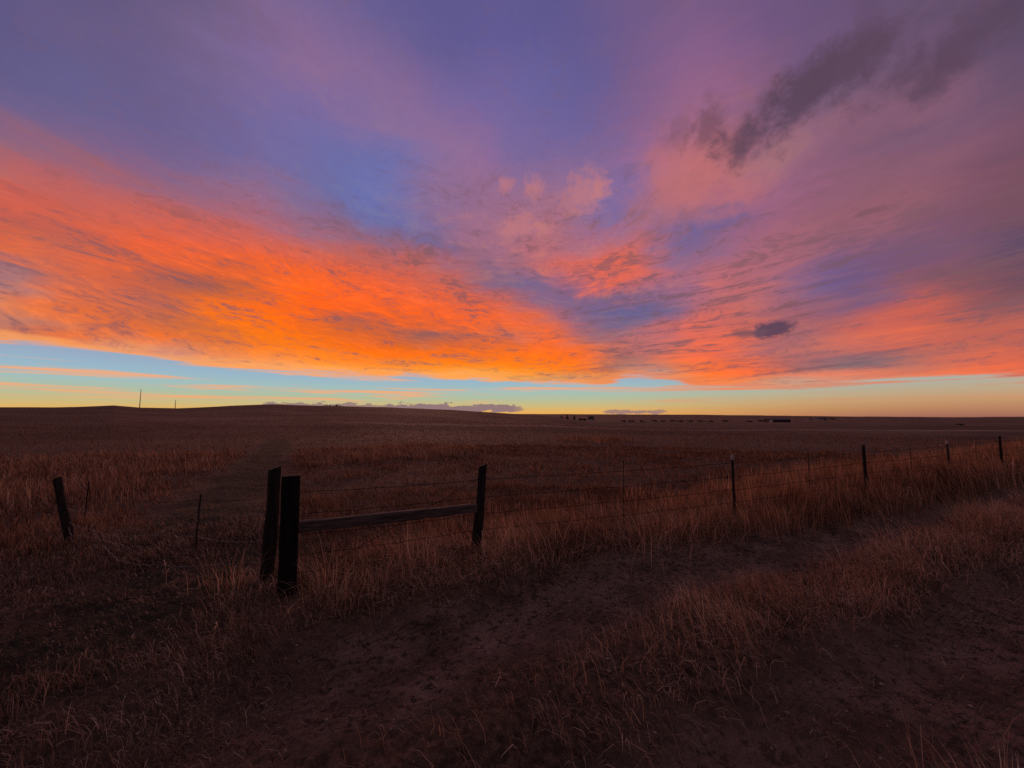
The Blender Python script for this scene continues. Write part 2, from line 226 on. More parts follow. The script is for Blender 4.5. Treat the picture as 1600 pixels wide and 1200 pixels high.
# streak light and shade in the cloud sheet
wisp = W.sub(W.noise(W.xyz(W.mul(azb, 0.55), W.mul(lev, 36.0), 3.0), 1.0, 8.0, 0.68, 1.2), 0.5)
fold = W.m('ABSOLUTE', W.sub(W.noise(W.xyz(W.mul(azb, 0.16), W.mul(lev, 11.0), 6.0), 1.0, 7.0, 0.62, 1.4), 0.5))
tone = W.add(W.add(W.add(W.mul(streak, 1.2), W.mul(fine, 2.1)), W.mul(wisp, 1.8)), W.mul(hz, 0.6))
tone = W.add(tone, W.mul(W.mul(fan, fanw), 1.1))
band = W.sub(W.noise(W.xyz(W.mul(az, 0.05), W.sub(W.mul(el, 0.95), W.mul(az, 0.045)), 6.6), 1.0, 8.0, 0.62, 0.5), 0.5)
tone = W.add(tone, W.mul(W.mul(band, W.mul(W.smooth(az, 5.0, 20.0), W.smooth(el, 26.0, 14.0))), 3.2))
shade = W.mul(W.smooth(tone, 0.0, -0.55), amp)
shade = W.m('MAXIMUM', shade, W.mul(W.mul(W.smooth(fold, 0.030, 0.0), W.mul(amp, W.smooth(streak, 0.05, -0.12))), 0.7))
glow = W.mul(W.mul(W.smooth(tone, 0.0, 0.55), amp), W.smooth(az, 30.0, 5.0, 0.6, 1.0))
col = W.mix(W.mul(shade, 0.72), col, srgb(122, 88, 98))
col = W.mix(glow, col, W.mix(1.0, col, (1.25, 1.18, 0.9, 1), 'MULTIPLY'))

# clear strip under the cloud sheet, from blue-green down to amber, duller to the right
def el_ramp(stops):
    nd = W.n('ShaderNodeValToRGB')
    e = nd.color_ramp.elements
    for i, (p, c) in enumerate(stops):
        if i < 2: e[i].position = p / 12
        else: e.new(p / 12)
    for i, (p, c) in enumerate(stops):
        e[i].position = p / 12
        e[i].color = srgb(*c)
    W.put(nd.inputs[0], W.div(el, 12.0))
    return nd.outputs[0]


clear = el_ramp([(0, (240, 170, 88)), (0.8, (228, 176, 96)), (1.7, (202, 186, 130)), (2.8, (176, 190, 162)), (3.9, (162, 190, 188)), (5.2, (152, 182, 200)), (7.5, (150, 160, 190)), (12, (120, 120, 165))])
clear_r = el_ramp([(0, (160, 104, 90)), (0.8, (184, 130, 96)), (1.7, (198, 152, 110)), (2.8, (188, 168, 138)), (3.9, (172, 176, 165)), (5.2, (160, 158, 156)), (7.5, (150, 140, 150)), (12, (120, 110, 140))])
clear = W.mix(W.smooth(az, 8.0, 52.0), clear, clear_r)
rib = W.noise(W.xyz(W.mul(az, 0.035), W.add(W.mul(el, 1.05), W.mul(az, 0.008)), 2.5), 1.0, 7.0, 0.58, 0.4)
ribm = W.mul(W.smooth(rib, 0.52, 0.62), W.mul(W.smooth(el, 1.2, 2.4), W.smooth(az, 60.0, 20.0, 0.85, 1.0)))
ribn = W.noise(W.xyz(W.mul(az, 0.10), W.add(W.mul(el, 3.6), W.mul(az, 0.03)), 5.5), 1.0, 7.0, 0.6, 0.4)
ribm = W.mul(ribm, W.smooth(ribn, 0.34, 0.60, 0.25, 1.0))
clear = W.mix(W.mul(ribm, 0.85), clear, W.mix(W.smooth(az, 0.0, 45.0), srgb(250, 168, 112), srgb(222, 124, 92)))
EDGE = [(-58, 6.6), (-50, 6.5), (-45, 6.3), (-39, 5.9), (-33, 5.7), (-20, 5.9), (-8, 5.5), (0, 5.1), (10, 4.9), (14, 4.7), (17, 5.6), (22, 5.3), (25, 4.2), (30, 3.9), (36, 3.6), (42, 3.9), (47, 3.8), (50, 3.5), (53, 3.2), (58, 3.0)]
nd = W.n('ShaderNodeValToRGB')
nd.color_ramp.interpolation = 'CARDINAL'
e = nd.color_ramp.elements
for i in range(len(EDGE) - 2): e.new(0.5)
for i, (a, v) in enumerate(EDGE):
    e[i].position = (a + 58) / 116
    e[i].color = (v / 10, v / 10, v / 10, 1)
W.put(nd.inputs[0], W.linear(az, -58.0, 58.0))
edge = W.mul(W.sep(nd.outputs[0])[0], 10.0)
ragged = W.noise(W.xyz(W.mul(az, 0.075), W.add(W.mul(el, 0.85), W.mul(az, 0.012)), 7.0), 1.0, 9.0, 0.62, 0.5)
over_edge = W.sub(W.add(el, W.mul(W.sub(ragged, 0.5), 4.4)), edge)
sheetm = W.smooth(over_edge, -0.35, 0.40)
# the underside of the sheet is palest right at its edge
rim = W.mul(W.smooth(over_edge, 1.6, 0.1), W.smooth(az, 52.0, 5.0, 0.35, 0.75))
col = W.mix(rim, col, W.mix(W.smooth(az, -10.0, 40.0), srgb(255, 168, 96), srgb(238, 118, 84)))
col = W.mix(sheetm, clear, col)


def blob(cx, cy, rx, ry, rot=0.0, soft=1.0, rough=0.6, nz=puff):
    """soft-edged patch round azimuth cx, elevation cy; rot turns it anticlockwise"""
    a = W.sub(az, cx)
    b = W.sub(el, cy)
    c, s = math.cos(rad(rot)), math.sin(rad(rot))
    p = W.div(W.add(W.mul(a, c), W.mul(b, s)), rx)
    q = W.div(W.sub(W.mul(b, c), W.mul(a, s)), ry)
    d = W.m('SQRT', W.add(W.mul(p, p), W.mul(q, q)))
    d = W.add(d, W.mul(nz, rough * 2))
    return W.smooth(d, 1.0 + soft * 0.5, 1.0 - soft * 0.5)


def over(mask, colour, k=1.0):
    global col
    col = W.mix(W.mul(mask, k), col, srgb(*colour))


bill = W.sub(W.noise(W.xyz(W.mul(az, 0.17), W.mul(el, 0.2), 9.0), 1.0, 9.0, 0.6, 0.5), 0.5)
bill2 = W.sub(W.noise(W.xyz(W.mul(az, 0.7), W.mul(el, 0.9), 4.0), 1.0, 8.0, 0.62, 0.4), 0.5)


def lump(a0, e0, a1, e1, half, nz, rough=1.9, soft=1.4):
    """ragged patch stretched from one sky point to another"""
    L = math.hypot(a1 - a0, e1 - e0)
    return blob((a0 + a1) / 2, (e0 + e1) / 2, L / 2 + half * .6, half, math.degrees(math.atan2(e1 - e0, a1 - a0)), soft, rough, nz)


rag = W.add(bill, W.mul(bill2, 0.45))


# long dark cloud climbing to the upper right, with lighter rims under it
over(lump(22.0, 28.5, 31.0, 31.5, 4.2, bill, 1.6), (196, 114, 112), 0.6)
over(lump(33.0, 29.8, 40.0, 31.5, 1.8, bill, 1.6), (172, 118, 118), 0.45)
over(lump(43.0, 31.5, 50.0, 30.0, 2.0, bill, 1.6), (150, 100, 118), 0.4)
for a0, e0, a1, e1, hw, k in ((24.0, 35.4, 25.6, 35.8, 1.5, .4), (27.6, 34.6, 29.4, 35.4, 1.8, .6), (31.0, 32.0, 36.0, 33.2, 1.9, .8), (35.5, 33.2, 41.0, 34.8, 2.0, .85),
                              (40.5, 34.6, 46.0, 35.8, 1.8, .75), (44.6, 36.0, 45.6, 39.0, 1.3, .4), (45.5, 32.0, 50.0, 32.6, 1.6, .65), (49.5, 32.4, 56.0, 34.0, 1.5, .6)):
    over(lump(a0, e0, a1, e1, hw, rag, 2.1, 1.8), (90, 69, 89), k * 1.02)
# small dark cloud alone on the right
over(lump(33.0, 10.6, 36.2, 10.9, 0.95, bill2, 0.8, .6), (92, 68, 88), 0.95)
over(lump(30.6, 10.5, 33.8, 10.5, 0.50, bill2, 1.4, 1.3), (110, 80, 92), 0.7)
over(blob(44.2, 21.7, 1.3, 0.28, 0, 1.0, 1.4, bill2), (118, 80, 94), 0.5)
# little sunlit puffs in the blue
for cx, cy, rx, ry in ((3.5, 31.9, 1.3, 1.1), (-1.0, 32.2, 1.0, .8), (11.0, 30.8, 3.0, 2.2), (13.5, 31.2, 1.2, 1.0), (0.5, 27.1, 2.6, 1.4), (4.9, 26.6, 1.2, 1.0)):
    over(blob(cx, cy, rx, ry, 20, 1.5, 1.7, bill2), (200, 124, 122), 0.55)
# low grey-violet cloud bank with ragged tops along the horizon
low = W.noise(W.xyz(W.mul(az, 0.55), W.mul(el, 1.6), 1.0), 1.0, 7.0, 0.62)
for a0, a1, e0, e1, bias, k in ((-20.5, 4.5, 0.75, 1.75, 0.02, .95), (-35.0, -16.0, 1.0, 1.9, -0.07, .85), (11.5, 25.0, 0.35, 0.95, -0.02, .8)):
    mid, hw = (e0 + e1) / 2, (e1 - e0) / 2
    q = W.div(W.m('ABSOLUTE', W.sub(el, mid)), hw)
    inside = W.mul(W.smooth(az, a0, a0 + 3), W.smooth(az, a1, a1 - 5))
    v = W.add(W.sub(W.mul(inside, 0.72), W.mul(q, 0.30)), W.add(W.mul(W.sub(low, 0.5), 1.5), bias))
    msk = W.mul(W.mul(W.smooth(v, 0.40, 0.47), inside), W.smooth(el, e0 - .35, e0 - .1))
    over(msk, (142, 114, 120), k)


# behind the viewer and overhead: plain dusk
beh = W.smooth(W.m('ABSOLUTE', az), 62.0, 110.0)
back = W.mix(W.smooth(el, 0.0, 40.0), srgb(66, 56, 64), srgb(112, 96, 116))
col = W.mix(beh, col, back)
# unseen sky overhead, made brighter than dusk to light the ground from above
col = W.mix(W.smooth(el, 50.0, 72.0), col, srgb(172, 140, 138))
# below the horizon (only ever seen past the edge of the ground)
col = W.mix(W.smooth(el, -0.2, -1.5), col, srgb(40, 26, 28))
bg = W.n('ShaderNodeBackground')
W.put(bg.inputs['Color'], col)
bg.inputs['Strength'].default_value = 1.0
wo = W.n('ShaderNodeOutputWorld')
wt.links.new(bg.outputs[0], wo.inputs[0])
world.cycles.sampling_method = 'MANUAL'
world.cycles.sample_map_resolution = 512

# ------------------------------------------------------------------ last light of the set sun
sun_d = bpy.data.lights.new("sun", 'SUN')
sun = bpy.data.objects.new("sun", sun_d)
C.objects.link(sun)
sun_d.energy = 0.95
sun_d.color = (1.0, 0.42, 0.26)
sun_d.angle = rad(12)
SUN_AZ, SUN_EL = -14.0, 4.0
sd = Vector((math.sin(rad(SUN_AZ)) * math.cos(rad(SUN_EL)), math.cos(rad(SUN_AZ)) * math.cos(rad(SUN_EL)), math.sin(rad(SUN_EL))))
sun.rotation_euler = sd.to_track_quat('Z', 'Y').to_euler()


# ------------------------------------------------------------------ object helpers
rng = np.random.default_rng(7)
random.seed(5)


def tag(o, label=None, cat=None, group=None, kind=None):
    if label: o['label'] = label
    if cat: o['category'] = cat
    if group: o['group'] = group
    if kind: o['kind'] = kind
    return o


def empty(name, loc, label, cat, group=None):
    o = bpy.data.objects.new(name, None)
    C.objects.link(o)
    o.location = loc
    o.empty_display_size = 0.2
    return tag(o, label, cat, group)


def link_mesh(name, me, mat, parent=None, loc=None):
    o = bpy.data.objects.new(name, me)
    C.objects.link(o)
    if mat: me.materials.append(mat)
    if parent is not None: o.parent = parent
    if loc is not None: o.location = loc
    return o


def np_mesh(name, V, loops, starts, smooth=False):
    me = bpy.data.meshes.new(name)
    me.vertices.add(len(V))
    me.vertices.foreach_set('co', np.ascontiguousarray(V, dtype=np.float32).ravel())
    me.loops.add(len(loops))
    me.loops.foreach_set('vertex_index', np.ascontiguousarray(loops, dtype=np.int32))
    me.polygons.add(len(starts))
    me.polygons.foreach_set('loop_start', np.ascontiguousarray(starts, dtype=np.int32))
    me.update(calc_edges=True)
    me.polygons.foreach_set('use_smooth', np.full(len(starts), smooth, dtype=bool))
    return me


def fattr(me, name, arr):
    a = me.attributes.new(name, 'FLOAT', 'POINT')
    a.data.foreach_set('value', np.ascontiguousarray(arr, dtype=np.float32))


def hash2(ix, iy, seed):
    h = (ix.astype(np.int64) * 374761393 + iy.astype(np.int64) * 668265263 + seed * 69069) & 0x7fffffff
    h = ((h ^ (h >> 13)) * 1274126177) & 0x7fffffff
    h = (h ^ (h >> 16)) & 0xffff
    return h / 65535.0


def vnoise(x, y, seed=0):
    x = np.asarray(x, float); y = np.asarray(y, float)
    ix = np.floor(x); iy = np.floor(y)
    fx = x - ix; fy = y - iy
    fx = fx * fx * (3 - 2 * fx); fy = fy * fy * (3 - 2 * fy)
    a = hash2(ix, iy, seed); b = hash2(ix + 1, iy, seed)
    c = hash2(ix, iy + 1, seed); d = hash2(ix + 1, iy + 1, seed)
    return (a * (1 - fx) + b * fx) * (1 - fy) + (c * (1 - fx) + d * fx) * fy - 0.5


def fbm(x, y, seed=0, octv=4, rough=0.5):
    s = 0.0; a = 1.0; f = 1.0
    for i in range(octv):
        s = s + a * vnoise(x * f + 17.3 * i, y * f - 9.1 * i, seed + i)
        a *= rough; f *= 2.03
    return s


def sstep(v, a, b):
    t = np.clip((np.asarray(v, float) - a) / (b - a), 0, 1)
    return t * t * (3 - 2 * t)


# ------------------------------------------------------------------ lie of the land
# centre line of the near wheel rut (metres; the viewer stands at 0, 0 looking along +Y)
RUT_X = [-40, -6, -2.05, -1.18, 0, 1.26, 4.25, 6.78, 10.6, 16, 30, 80]
RUT_Y = [-24, -0.9, 1.85, 2.48, 3.20, 3.92, 5.35, 6.55, 8.3, 10.7, 17, 39]
FENCE_X = [-40, -6, -2.0, -0.4, 3.2, 6.5, 9.9, 12.9, 30, 80]
FENCE_Y = [12, 5.4, 3.62, 4.51, 5.65, 7.15, 8.8, 10.2, 18.6, 41.5]
PATH_X = [-2.9, -3.3, -4.4, -5.6, -7.4, -10.3, -18]
PATH_Y = [2.9, 4.2, 5.6, 7.6, 11.0, 16.5, 30]


def rutq(x, y):
    """signed distance in metres from the near rut; positive towards the fence"""
    return (y - np.interp(x, RUT_X, RUT_Y)) * 0.89 + 0.10 * vnoise(x * 0.9, y * 0.9, 41)


def fenceq(x, y):
    return (y - np.interp(x, FENCE_X, FENCE_Y)) * 0.92


def pathd(x, y):
    d = np.full(np.shape(x), 1e9)
    for i in range(len(PATH_X) - 1):
        ax, ay, bx, by = PATH_X[i], PATH_Y[i], PATH_X[i + 1], PATH_Y[i + 1]
        L = (bx - ax) ** 2 + (by - ay) ** 2
        t = np.clip(((x - ax) * (bx - ax) + (y - ay) * (by - ay)) / L, 0, 1)
        d = np.minimum(d, np.hypot(x - ax - t * (bx - ax), y - ay - t * (by - ay)))
    return d


SKYL_AZ = [-180, -110, -75, -53, -50, -48.5, -46, -44, -41, -36, -32, -27, -18.5, -9.5, 0, 8, 14]
SKYL_EL = [0.0, 0.3, 0.6, 0.68, 0.72, 0.78, 0.92, 0.76, 0.74, 0.98, 1.12, 1.06, 1.04, 0.80, 0.40, 0.10, -0.2]
FAR_AZ = [-180, -60, 0, 10, 26, 40, 47, 53, 70, 180]
FAR_EL = [0.0, 0.1, 0.34, 0.34, 0.24, 0.0, -0.05, -0.06, 0, 0.0]
RIDGE = 270.0


def ground(x, y):
    x = np.asarray(x, float); y = np.asarray(y, float)
    r = np.hypot(x, y); a = np.degrees(np.arctan2(x, y))
    # near: ruts, crown between them, grassy bank at the fence
    q = rutq(x, y)
    road = 1 - sstep(q, 0.6, 1.1) * 1.0
    h = -0.07 * np.exp(-(q / 0.42) ** 2) - 0.06 * np.exp(-((q + 1.75) / 0.42) ** 2) + 0.06 * np.exp(-((q + 0.87) / 0.4) ** 2)
    fq = fenceq(x, y)
    h = h + 0.07 * np.exp(-((fq + 0.1) / 0.8) ** 2) * sstep(x, -2.5, -1.2)
    near = 1 - sstep(r, 25, 60)
    h = h * near
    h = h + near * (0.05 * fbm(x * 0.6, y * 0.6, 3, 3) + 0.035 * fbm(x * 3.1, y * 3.1, 5, 3))
    close = 1 - sstep(r, 5, 14)
    h = h + close * (0.024 * fbm(x * 11, y * 11, 8, 3, 0.55) + 0.012 * fbm(x * 34, y * 34, 9, 2, 0.6))
    # middle distance: low swells
    h = h + sstep(r, 15, 60) * (0.55 * fbm(x / 38, y / 26, 11, 3)) - sstep(r, 12, 90) * 0.35
    # ridge on the left
    he = np.interp(a, SKYL_AZ, SKYL_EL)
    top = EYE + RIDGE * np.tan(np.radians(he)) + 0.35
    rise = sstep(np.log(np.maximum(r, 1)), math.log(38), math.log(RIDGE)) * (1 - sstep(r, RIDGE, 620))
    left = 1 - sstep(a, 4, 15) + sstep(a, 150, 180)
    h = h + rise * top * left
    # shallow valley to the right and beyond, then the far plain
    right = sstep(a, -4, 12) * (1 - sstep(a, 150, 180))
    h = h - right * 4.3 * sstep(r, 90, 420) * (1 - sstep(r, 500, 1800))
    h = h - right * 0.9 * np.exp(-((y - 52 + 0.25 * x) / 7.0) ** 2) * sstep(x, 15, 40)
    fe = np.interp(a, FAR_AZ, FAR_EL)
    far = EYE + 5000 * np.tan(np.radians(fe))
    h = h + far * sstep(r, 900, 5000) + sstep(r, 700, 1500) * (1 - sstep(r, 4700, 5200)) * 5.0 * fbm(x / 420, y / 420, 23, 5, 0.6)
    h = h - sstep(r, 5200, 12000) * 60
    return h


def gz(x, y):
    return float(ground(np.array([x]), np.array([y]))[0])


def dirt_mask(x, y):
    """1 on bare wheel ruts"""
    q = rutq(x, y)
    n = 0.55 * fbm(x * 1.6, y * 1.6, 31, 4, 0.6)
    w1 = np.interp(x, [-4, -1, 3, 6, 20], [0.62, 0.60, 0.46, 0.26, 0.2])
    a = 1 - sstep(np.abs(q + 0.02) + n * 0.55, w1 - 0.12, w1 + 0.10)
    b = 1 - sstep(np.abs(q + 1.95) + n * 0.5, 0.52, 0.74)
    start = sstep(x + 0.5 * fbm(x * 1.2, y * 1.2, 35, 3), -2.5, -0.9)
    a = a * start * (1 - 0.75 * sstep(x, 4.5, 8)); b = b * sstep(x, -0.5, 0.8) * (1 - 0.6 * sstep(x, 5.5, 9))
    b = b * (0.6 + 0.4 * sstep(fbm(x * 0.8, y * 0.8, 37, 2) + 0.25 * np.exp(-((x - 4) / 1.5) ** 2), -0.15, 0.2))
    return np.clip(np.maximum(a, b), 0, 1)


# ------------------------------------------------------------------ materials
def new_mat(name):
    m = bpy.data.materials.new(name)
    m.use_nodes = True
    m.node_tree.nodes.clear()
    return m, NT(m.node_tree)


def finish(m, T, shader, disp=None):
    o = T.n('ShaderNodeOutputMaterial')
    T.t.links.new(shader, o.inputs['Surface'])
    return m


def principled(T, colour, rough=0.9, normal=None, spec=0.2, metal=0.0):
    p = T.n('ShaderNodeBsdfPrincipled')
    T.put(p.inputs['Base Color'], colour)
    T.put(p.inputs['Roughness'], rough)
    p.inputs['Specular IOR Level'].default_value = spec
    p.inputs['Metallic'].default_value = metal
    if normal is not None: T.put(p.inputs['Normal'], normal)
    return p.outputs[0]


def bump(T, h, strength=0.5, dist=0.02):
    b = T.n('ShaderNodeBump')
    b.inputs['Strength'].default_value = strength
    b.inputs['Distance'].default_value = dist
    T.put(b.inputs['Height'], h)
    return b.outputs[0]


def ground_mat():
    m, T = new_mat("ground_soil_and_grass")
    P = T.n('ShaderNodeNewGeometry').outputs['Position']
    px, py, pz = T.sep(P)
    n1 = T.noise(P, 2.3, 8.0, 0.65)
    n2 = T.noise(P, 17.0, 6.0, 0.7)
    nb = T.noise(T.xyz(T.mul(px, 0.03), T.mul(py, 0.045), 0.0), 1.0, 6.0, 0.6, 0.3)
    nf = T.noise(T.xyz(T.mul(px, 0.0035), T.mul(py, 0.006), 4.0), 1.0, 6.0, 0.6, 0.3)
    soil = T.mix(T.smooth(n1, 0.3, 0.7), (0.100, 0.062, 0.046, 1), (0.27, 0.175, 0.135, 1))
    n3 = T.noise(P, 48.0, 5.0, 0.7)
    soil = T.mix(T.mul(T.smooth(n3, 0.56, 0.66), 0.55), soil, (0.30, 0.225, 0.18, 1))
    soil = T.mix(T.mul(T.smooth(n2, 0.50, 0.60), 0.85), soil, (0.045, 0.032, 0.026, 1))
    thatch = T.mix(T.smooth(n2, 0.35, 0.68), (0.055, 0.036, 0.026, 1), (0.18, 0.115, 0.08, 1))
    thatch = T.mix(T.mul(T.smooth(n1, 0.5, 0.7), 0.5), thatch, (0.10, 0.075, 0.045, 1))
    field = T.mix(T.smooth(nb, 0.36, 0.64), (0.090, 0.054, 0.035, 1), (0.20, 0.120, 0.080, 1))
    field = T.mix(T.mul(T.smooth(nf, 0.42, 0.6), 0.55), field, (0.075, 0.052, 0.040, 1))
    nl = T.noise(T.xyz(T.mul(px, 0.010), T.mul(py, 0.075), 7.0), 1.0, 5.0, 0.6, 0.2)
    field = T.mix(T.mul(T.smooth(nl, 0.5, 0.62), 0.55), field, (0.058, 0.042, 0.032, 1))
    lane = T.m('ABSOLUTE', T.sub(py, T.add(54.0, T.mul(nb, 8.0))))
    field = T.mix(T.mul(T.mul(T.smooth(lane, 3.5, 1.0), T.smooth(px, -32.0, -18.0)), 0.6), field, (0.30, 0.215, 0.16, 1))
    field = T.mix(T.mul(T.attr('ditch').outputs['Fac'], 0.85), field, (0.03, 0.024, 0.02, 1))
    d = T.m('SQRT', T.add(T.mul(px, px), T.mul(py, py)))
    base = T.mix(T.smooth(d, 12.0, 55.0), thatch, field)
    greenish = T.mix(T.smooth(n2, 0.3, 0.7), (0.020, 0.021, 0.014, 1), (0.050, 0.047, 0.031, 1))
    base = T.mix(T.mul(T.attr('path').outputs['Fac'], 0.85), base, greenish)
    base = T.mix(T.attr('dirt').outputs['Fac'], base, soil)
    # pressed tyre treads along the ruts
    q = T.attr('rut').outputs['Fac']
    tread = T.m('SINE', T.add(T.mul(q, 150.0), T.mul(n1, 7.0)))
    tread = T.mul(T.mul(tread, T.attr('dirt').outputs['Fac']), T.smooth(T.noise(P, 0.9, 2.0, 0.5), 0.38, 0.5))
    clod = T.noise(P, 34.0, 8.0, 0.7)
    pock = T.smooth(T.noise(P, 7.0, 3.0, 0.6), 0.56, 0.70)
    hgt = T.add(T.add(T.mul(clod, 1.0), T.mul(tread, 0.30)), T.mul(pock, -0.6))
    nrm = bump(T, hgt, 1.0, 0.05)
    return finish(m, T, principled(T, base, 0.95, nrm, 0.1))


MAT_GROUND = ground_mat()


def grass_mat(name, dark, light, warm, trans=0.45):
    """dry blades: base colour by blade (attribute tint), thin enough to let low light through"""
    m, T = new_mat(name)
    t = T.attr('tint').outputs['Fac']
    c = T.mix(T.smooth(t, 0.0, 0.75), dark, light)
    c = T.mix(T.smooth(t, 0.8, 1.0), c, warm)
    d = T.n('ShaderNodeBsdfDiffuse')
    T.put(d.inputs['Color'], c)
    tr = T.n('ShaderNodeBsdfTranslucent')
    T.put(tr.inputs['Color'], T.mix(0.5, c, T.mix(1.0, c, (1.3, 0.85, 0.6, 1), 'MULTIPLY')))
    ms = T.n('ShaderNodeMixShader')
    ms.inputs[0].default_value = trans
    T.t.links.new(d.outputs[0], ms.inputs[1])
    T.t.links.new(tr.outputs[0], ms.inputs[2])
    return finish(m, T, ms.outputs[0])


MAT_VERGE = grass_mat("verge_straw", (0.10, 0.060, 0.038, 1), (0.50, 0.335, 0.23, 1), (0.72, 0.55, 0.42, 1), 0.35)
MAT_TALL = grass_mat("tall_red_straw", (0.17, 0.095, 0.055, 1), (0.45, 0.285, 0.185, 1), (0.66, 0.47, 0.32, 1), 0.45)
MAT_PATCH = grass_mat("pale_field_straw", (0.14, 0.080, 0.05, 1), (0.44, 0.285, 0.19, 1), (0.60, 0.44, 0.32, 1), 0.4)
MAT_FIELD = grass_mat("field_stubble", (0.11, 0.060, 0.038, 1), (0.32, 0.19, 0.12, 1), (0.46, 0.31, 0.21, 1), 0.35)
MAT_SHORT = grass_mat("short_matted_grass", (0.055, 0.038, 0.026, 1), (0.30, 0.205, 0.145, 1), (0.62, 0.47, 0.37, 1), 0.3)


def wood_mat(name, dark, light, scale=1.0):
    m, T = new_mat(name)
    oc = T.n('ShaderNodeTexCoord').outputs['Object']
    x, y, z = T.sep(oc)
    grain = T.noise(T.xyz(T.mul(x, 55 * scale), T.mul(y, 55 * scale), T.mul(z, 3.0)), 1.0, 6.0, 0.65, 0.4)
    blot = T.noise(oc, 5.0, 4.0, 0.6)
    c = T.mix(T.smooth(grain, 0.3, 0.7), dark, light)
    c = T.mix(T.mul(T.smooth(blot, 0.5, 0.7), 0.5), c, dark)
    return finish(m, T, principled(T, c, 0.88, bump(T, grain, 0.8, 0.006), 0.15))


MAT_TIE = wood_mat("tarred_timber", (0.004, 0.0035, 0.003, 1), (0.016, 0.013, 0.012, 1))
MAT_POST = wood_mat("weathered_post", (0.010, 0.008, 0.007, 1), (0.045, 0.033, 0.028, 1))


def board_mat():
    m, T = new_mat("grey_board")
    oc = T.n('ShaderNodeTexCoord').outputs['Object']
    x, y, z = T.sep(oc)
    grain = T.noise(T.xyz(T.mul(T.add(x, T.mul(y, 0.56)), 2.5), T.mul(T.sub(y, T.mul(x, 0.56)), 60.0), T.mul(z, 70.0)), 1.0, 6.0, 0.65, 0.3)
    c = T.mix(T.smooth(grain, 0.3, 0.7), (0.035, 0.026, 0.022, 1), (0.16, 0.12, 0.105, 1))
    return finish(m, T, principled(T, c, 0.85, bump(T, grain, 0.7, 0.004), 0.15))


MAT_RAIL = board_mat()


def plain_mat(name, colour, rough=0.7, metal=0.0, spec=0.3, nscale=30.0, var=0.35):
    m, T = new_mat(name)
    oc = T.n('ShaderNodeTexCoord').outputs['Object']
    n = T.noise(oc, nscale, 4.0, 0.6)
    dk = tuple(v * (1 - var) for v in colour[:3]) + (1,)
    return finish(m, T, principled(T, T.mix(T.smooth(n, 0.3, 0.7), dk, colour), rough, bump(T, n, 0.3, 0.002), spec, metal))


MAT_TPOST = plain_mat("dark_steel_post", (0.05, 0.032, 0.028, 1), 0.7, 0.3)
MAT_WHITE = plain_mat("white_paint_tip", (0.55, 0.48, 0.44, 1), 0.6)
MAT_WIRE = plain_mat("rusted_wire", (0.022, 0.014, 0.012, 1), 0.7, 0.4)
MAT_WIRE_BRIGHT = plain_mat("galvanised_wire", (0.36, 0.29, 0.26, 1), 0.55, 0.1)
MAT_STONE = plain_mat("pebble_stone", (0.27, 0.20, 0.17, 1), 0.9, 0.0, 0.2, 60.0, 0.5)
MAT_NEEDLE = plain_mat("dark_conifer", (0.045, 0.040, 0.028, 1), 0.9, 0, 0.1, 4.0)
MAT_LEAF = plain_mat("bare_broadleaf", (0.085, 0.058, 0.045, 1), 0.9, 0, 0.1, 4.0)
MAT_BARK = plain_mat("bark", (0.05, 0.035, 0.03, 1), 0.9, 0, 0.1, 4.0)
MAT_BARN = plain_mat("dark_barn_wall", (0.055, 0.038, 0.034, 1), 0.8, 0, 0.2, 2.0)
MAT_ROOFD = plain_mat("dark_roof_sheet", (0.055, 0.042, 0.042, 1), 0.6, 0.2, 0.3, 2.0)
MAT_PALE = plain_mat("pale_shed_wall", (0.45, 0.38, 0.34, 1), 0.7, 0, 0.2, 2.0, 0.15)
MAT_MAST = plain_mat("grey_mast_steel", (0.10, 0.08, 0.075, 1), 0.6, 0.5, 0.3, 2.0)

# ------------------------------------------------------------------ ground sheet and wheel ruts
az_f = np.radians(np.concatenate([np.arange(-180, -66, 3.0), np.arange(-66, 66.01, 0.16), np.arange(69, 180, 3.0)]))
r_n = np.concatenate([[0.15, 0.6, 1.0], 1.3 * 1.011 ** np.arange(0, 150)])
r_n = np.concatenate([r_n, r_n[-1] * 1.0235 ** np.arange(1, 340)])
r_n = r_n[r_n < 11500]
nA, nR = len(az_f), len(r_n)
AA, RR = np.meshgrid(az_f, r_n)
GX = RR * np.sin(AA); GY = RR * np.cos(AA)
GZ = ground(GX, GY)
V = np.stack([GX.ravel(), GY.ravel(), GZ.ravel()], 1)
V = np.vstack([V, [[0, 0, gz(0, 0)]]])
i, j = np.meshgrid(np.arange(nR - 1), np.arange(nA), indexing='ij')
jn = (j + 1) % nA
quad = np.stack([i * nA + j, i * nA + jn, (i + 1) * nA + jn, (i + 1) * nA + j], -1).reshape(-1, 4)[:, ::-1]
dm = dirt_mask(V[:, 0], V[:, 1])
dm = dm * (1 - sstep(np.hypot(V[:, 0], V[:, 1]), 60, 90))
pm = (1 - sstep(pathd(V[:, 0], V[:, 1]) + 0.5 * fbm(V[:, 0], V[:, 1], 77, 3), 0.45, 0.95))
rq = rutq(V[:, 0], V[:, 1])
dy_ = V[:, 1] - np.interp(V[:, 0], [24, 33, 42, 60], [52, 44, 41, 46])
dt = np.exp(-(dy_ / 1.6) ** 2) * sstep(V[:, 0], 24, 30) * (1 - sstep(V[:, 0], 52, 60))
isroad = dm[quad].mean(1) > 0.5


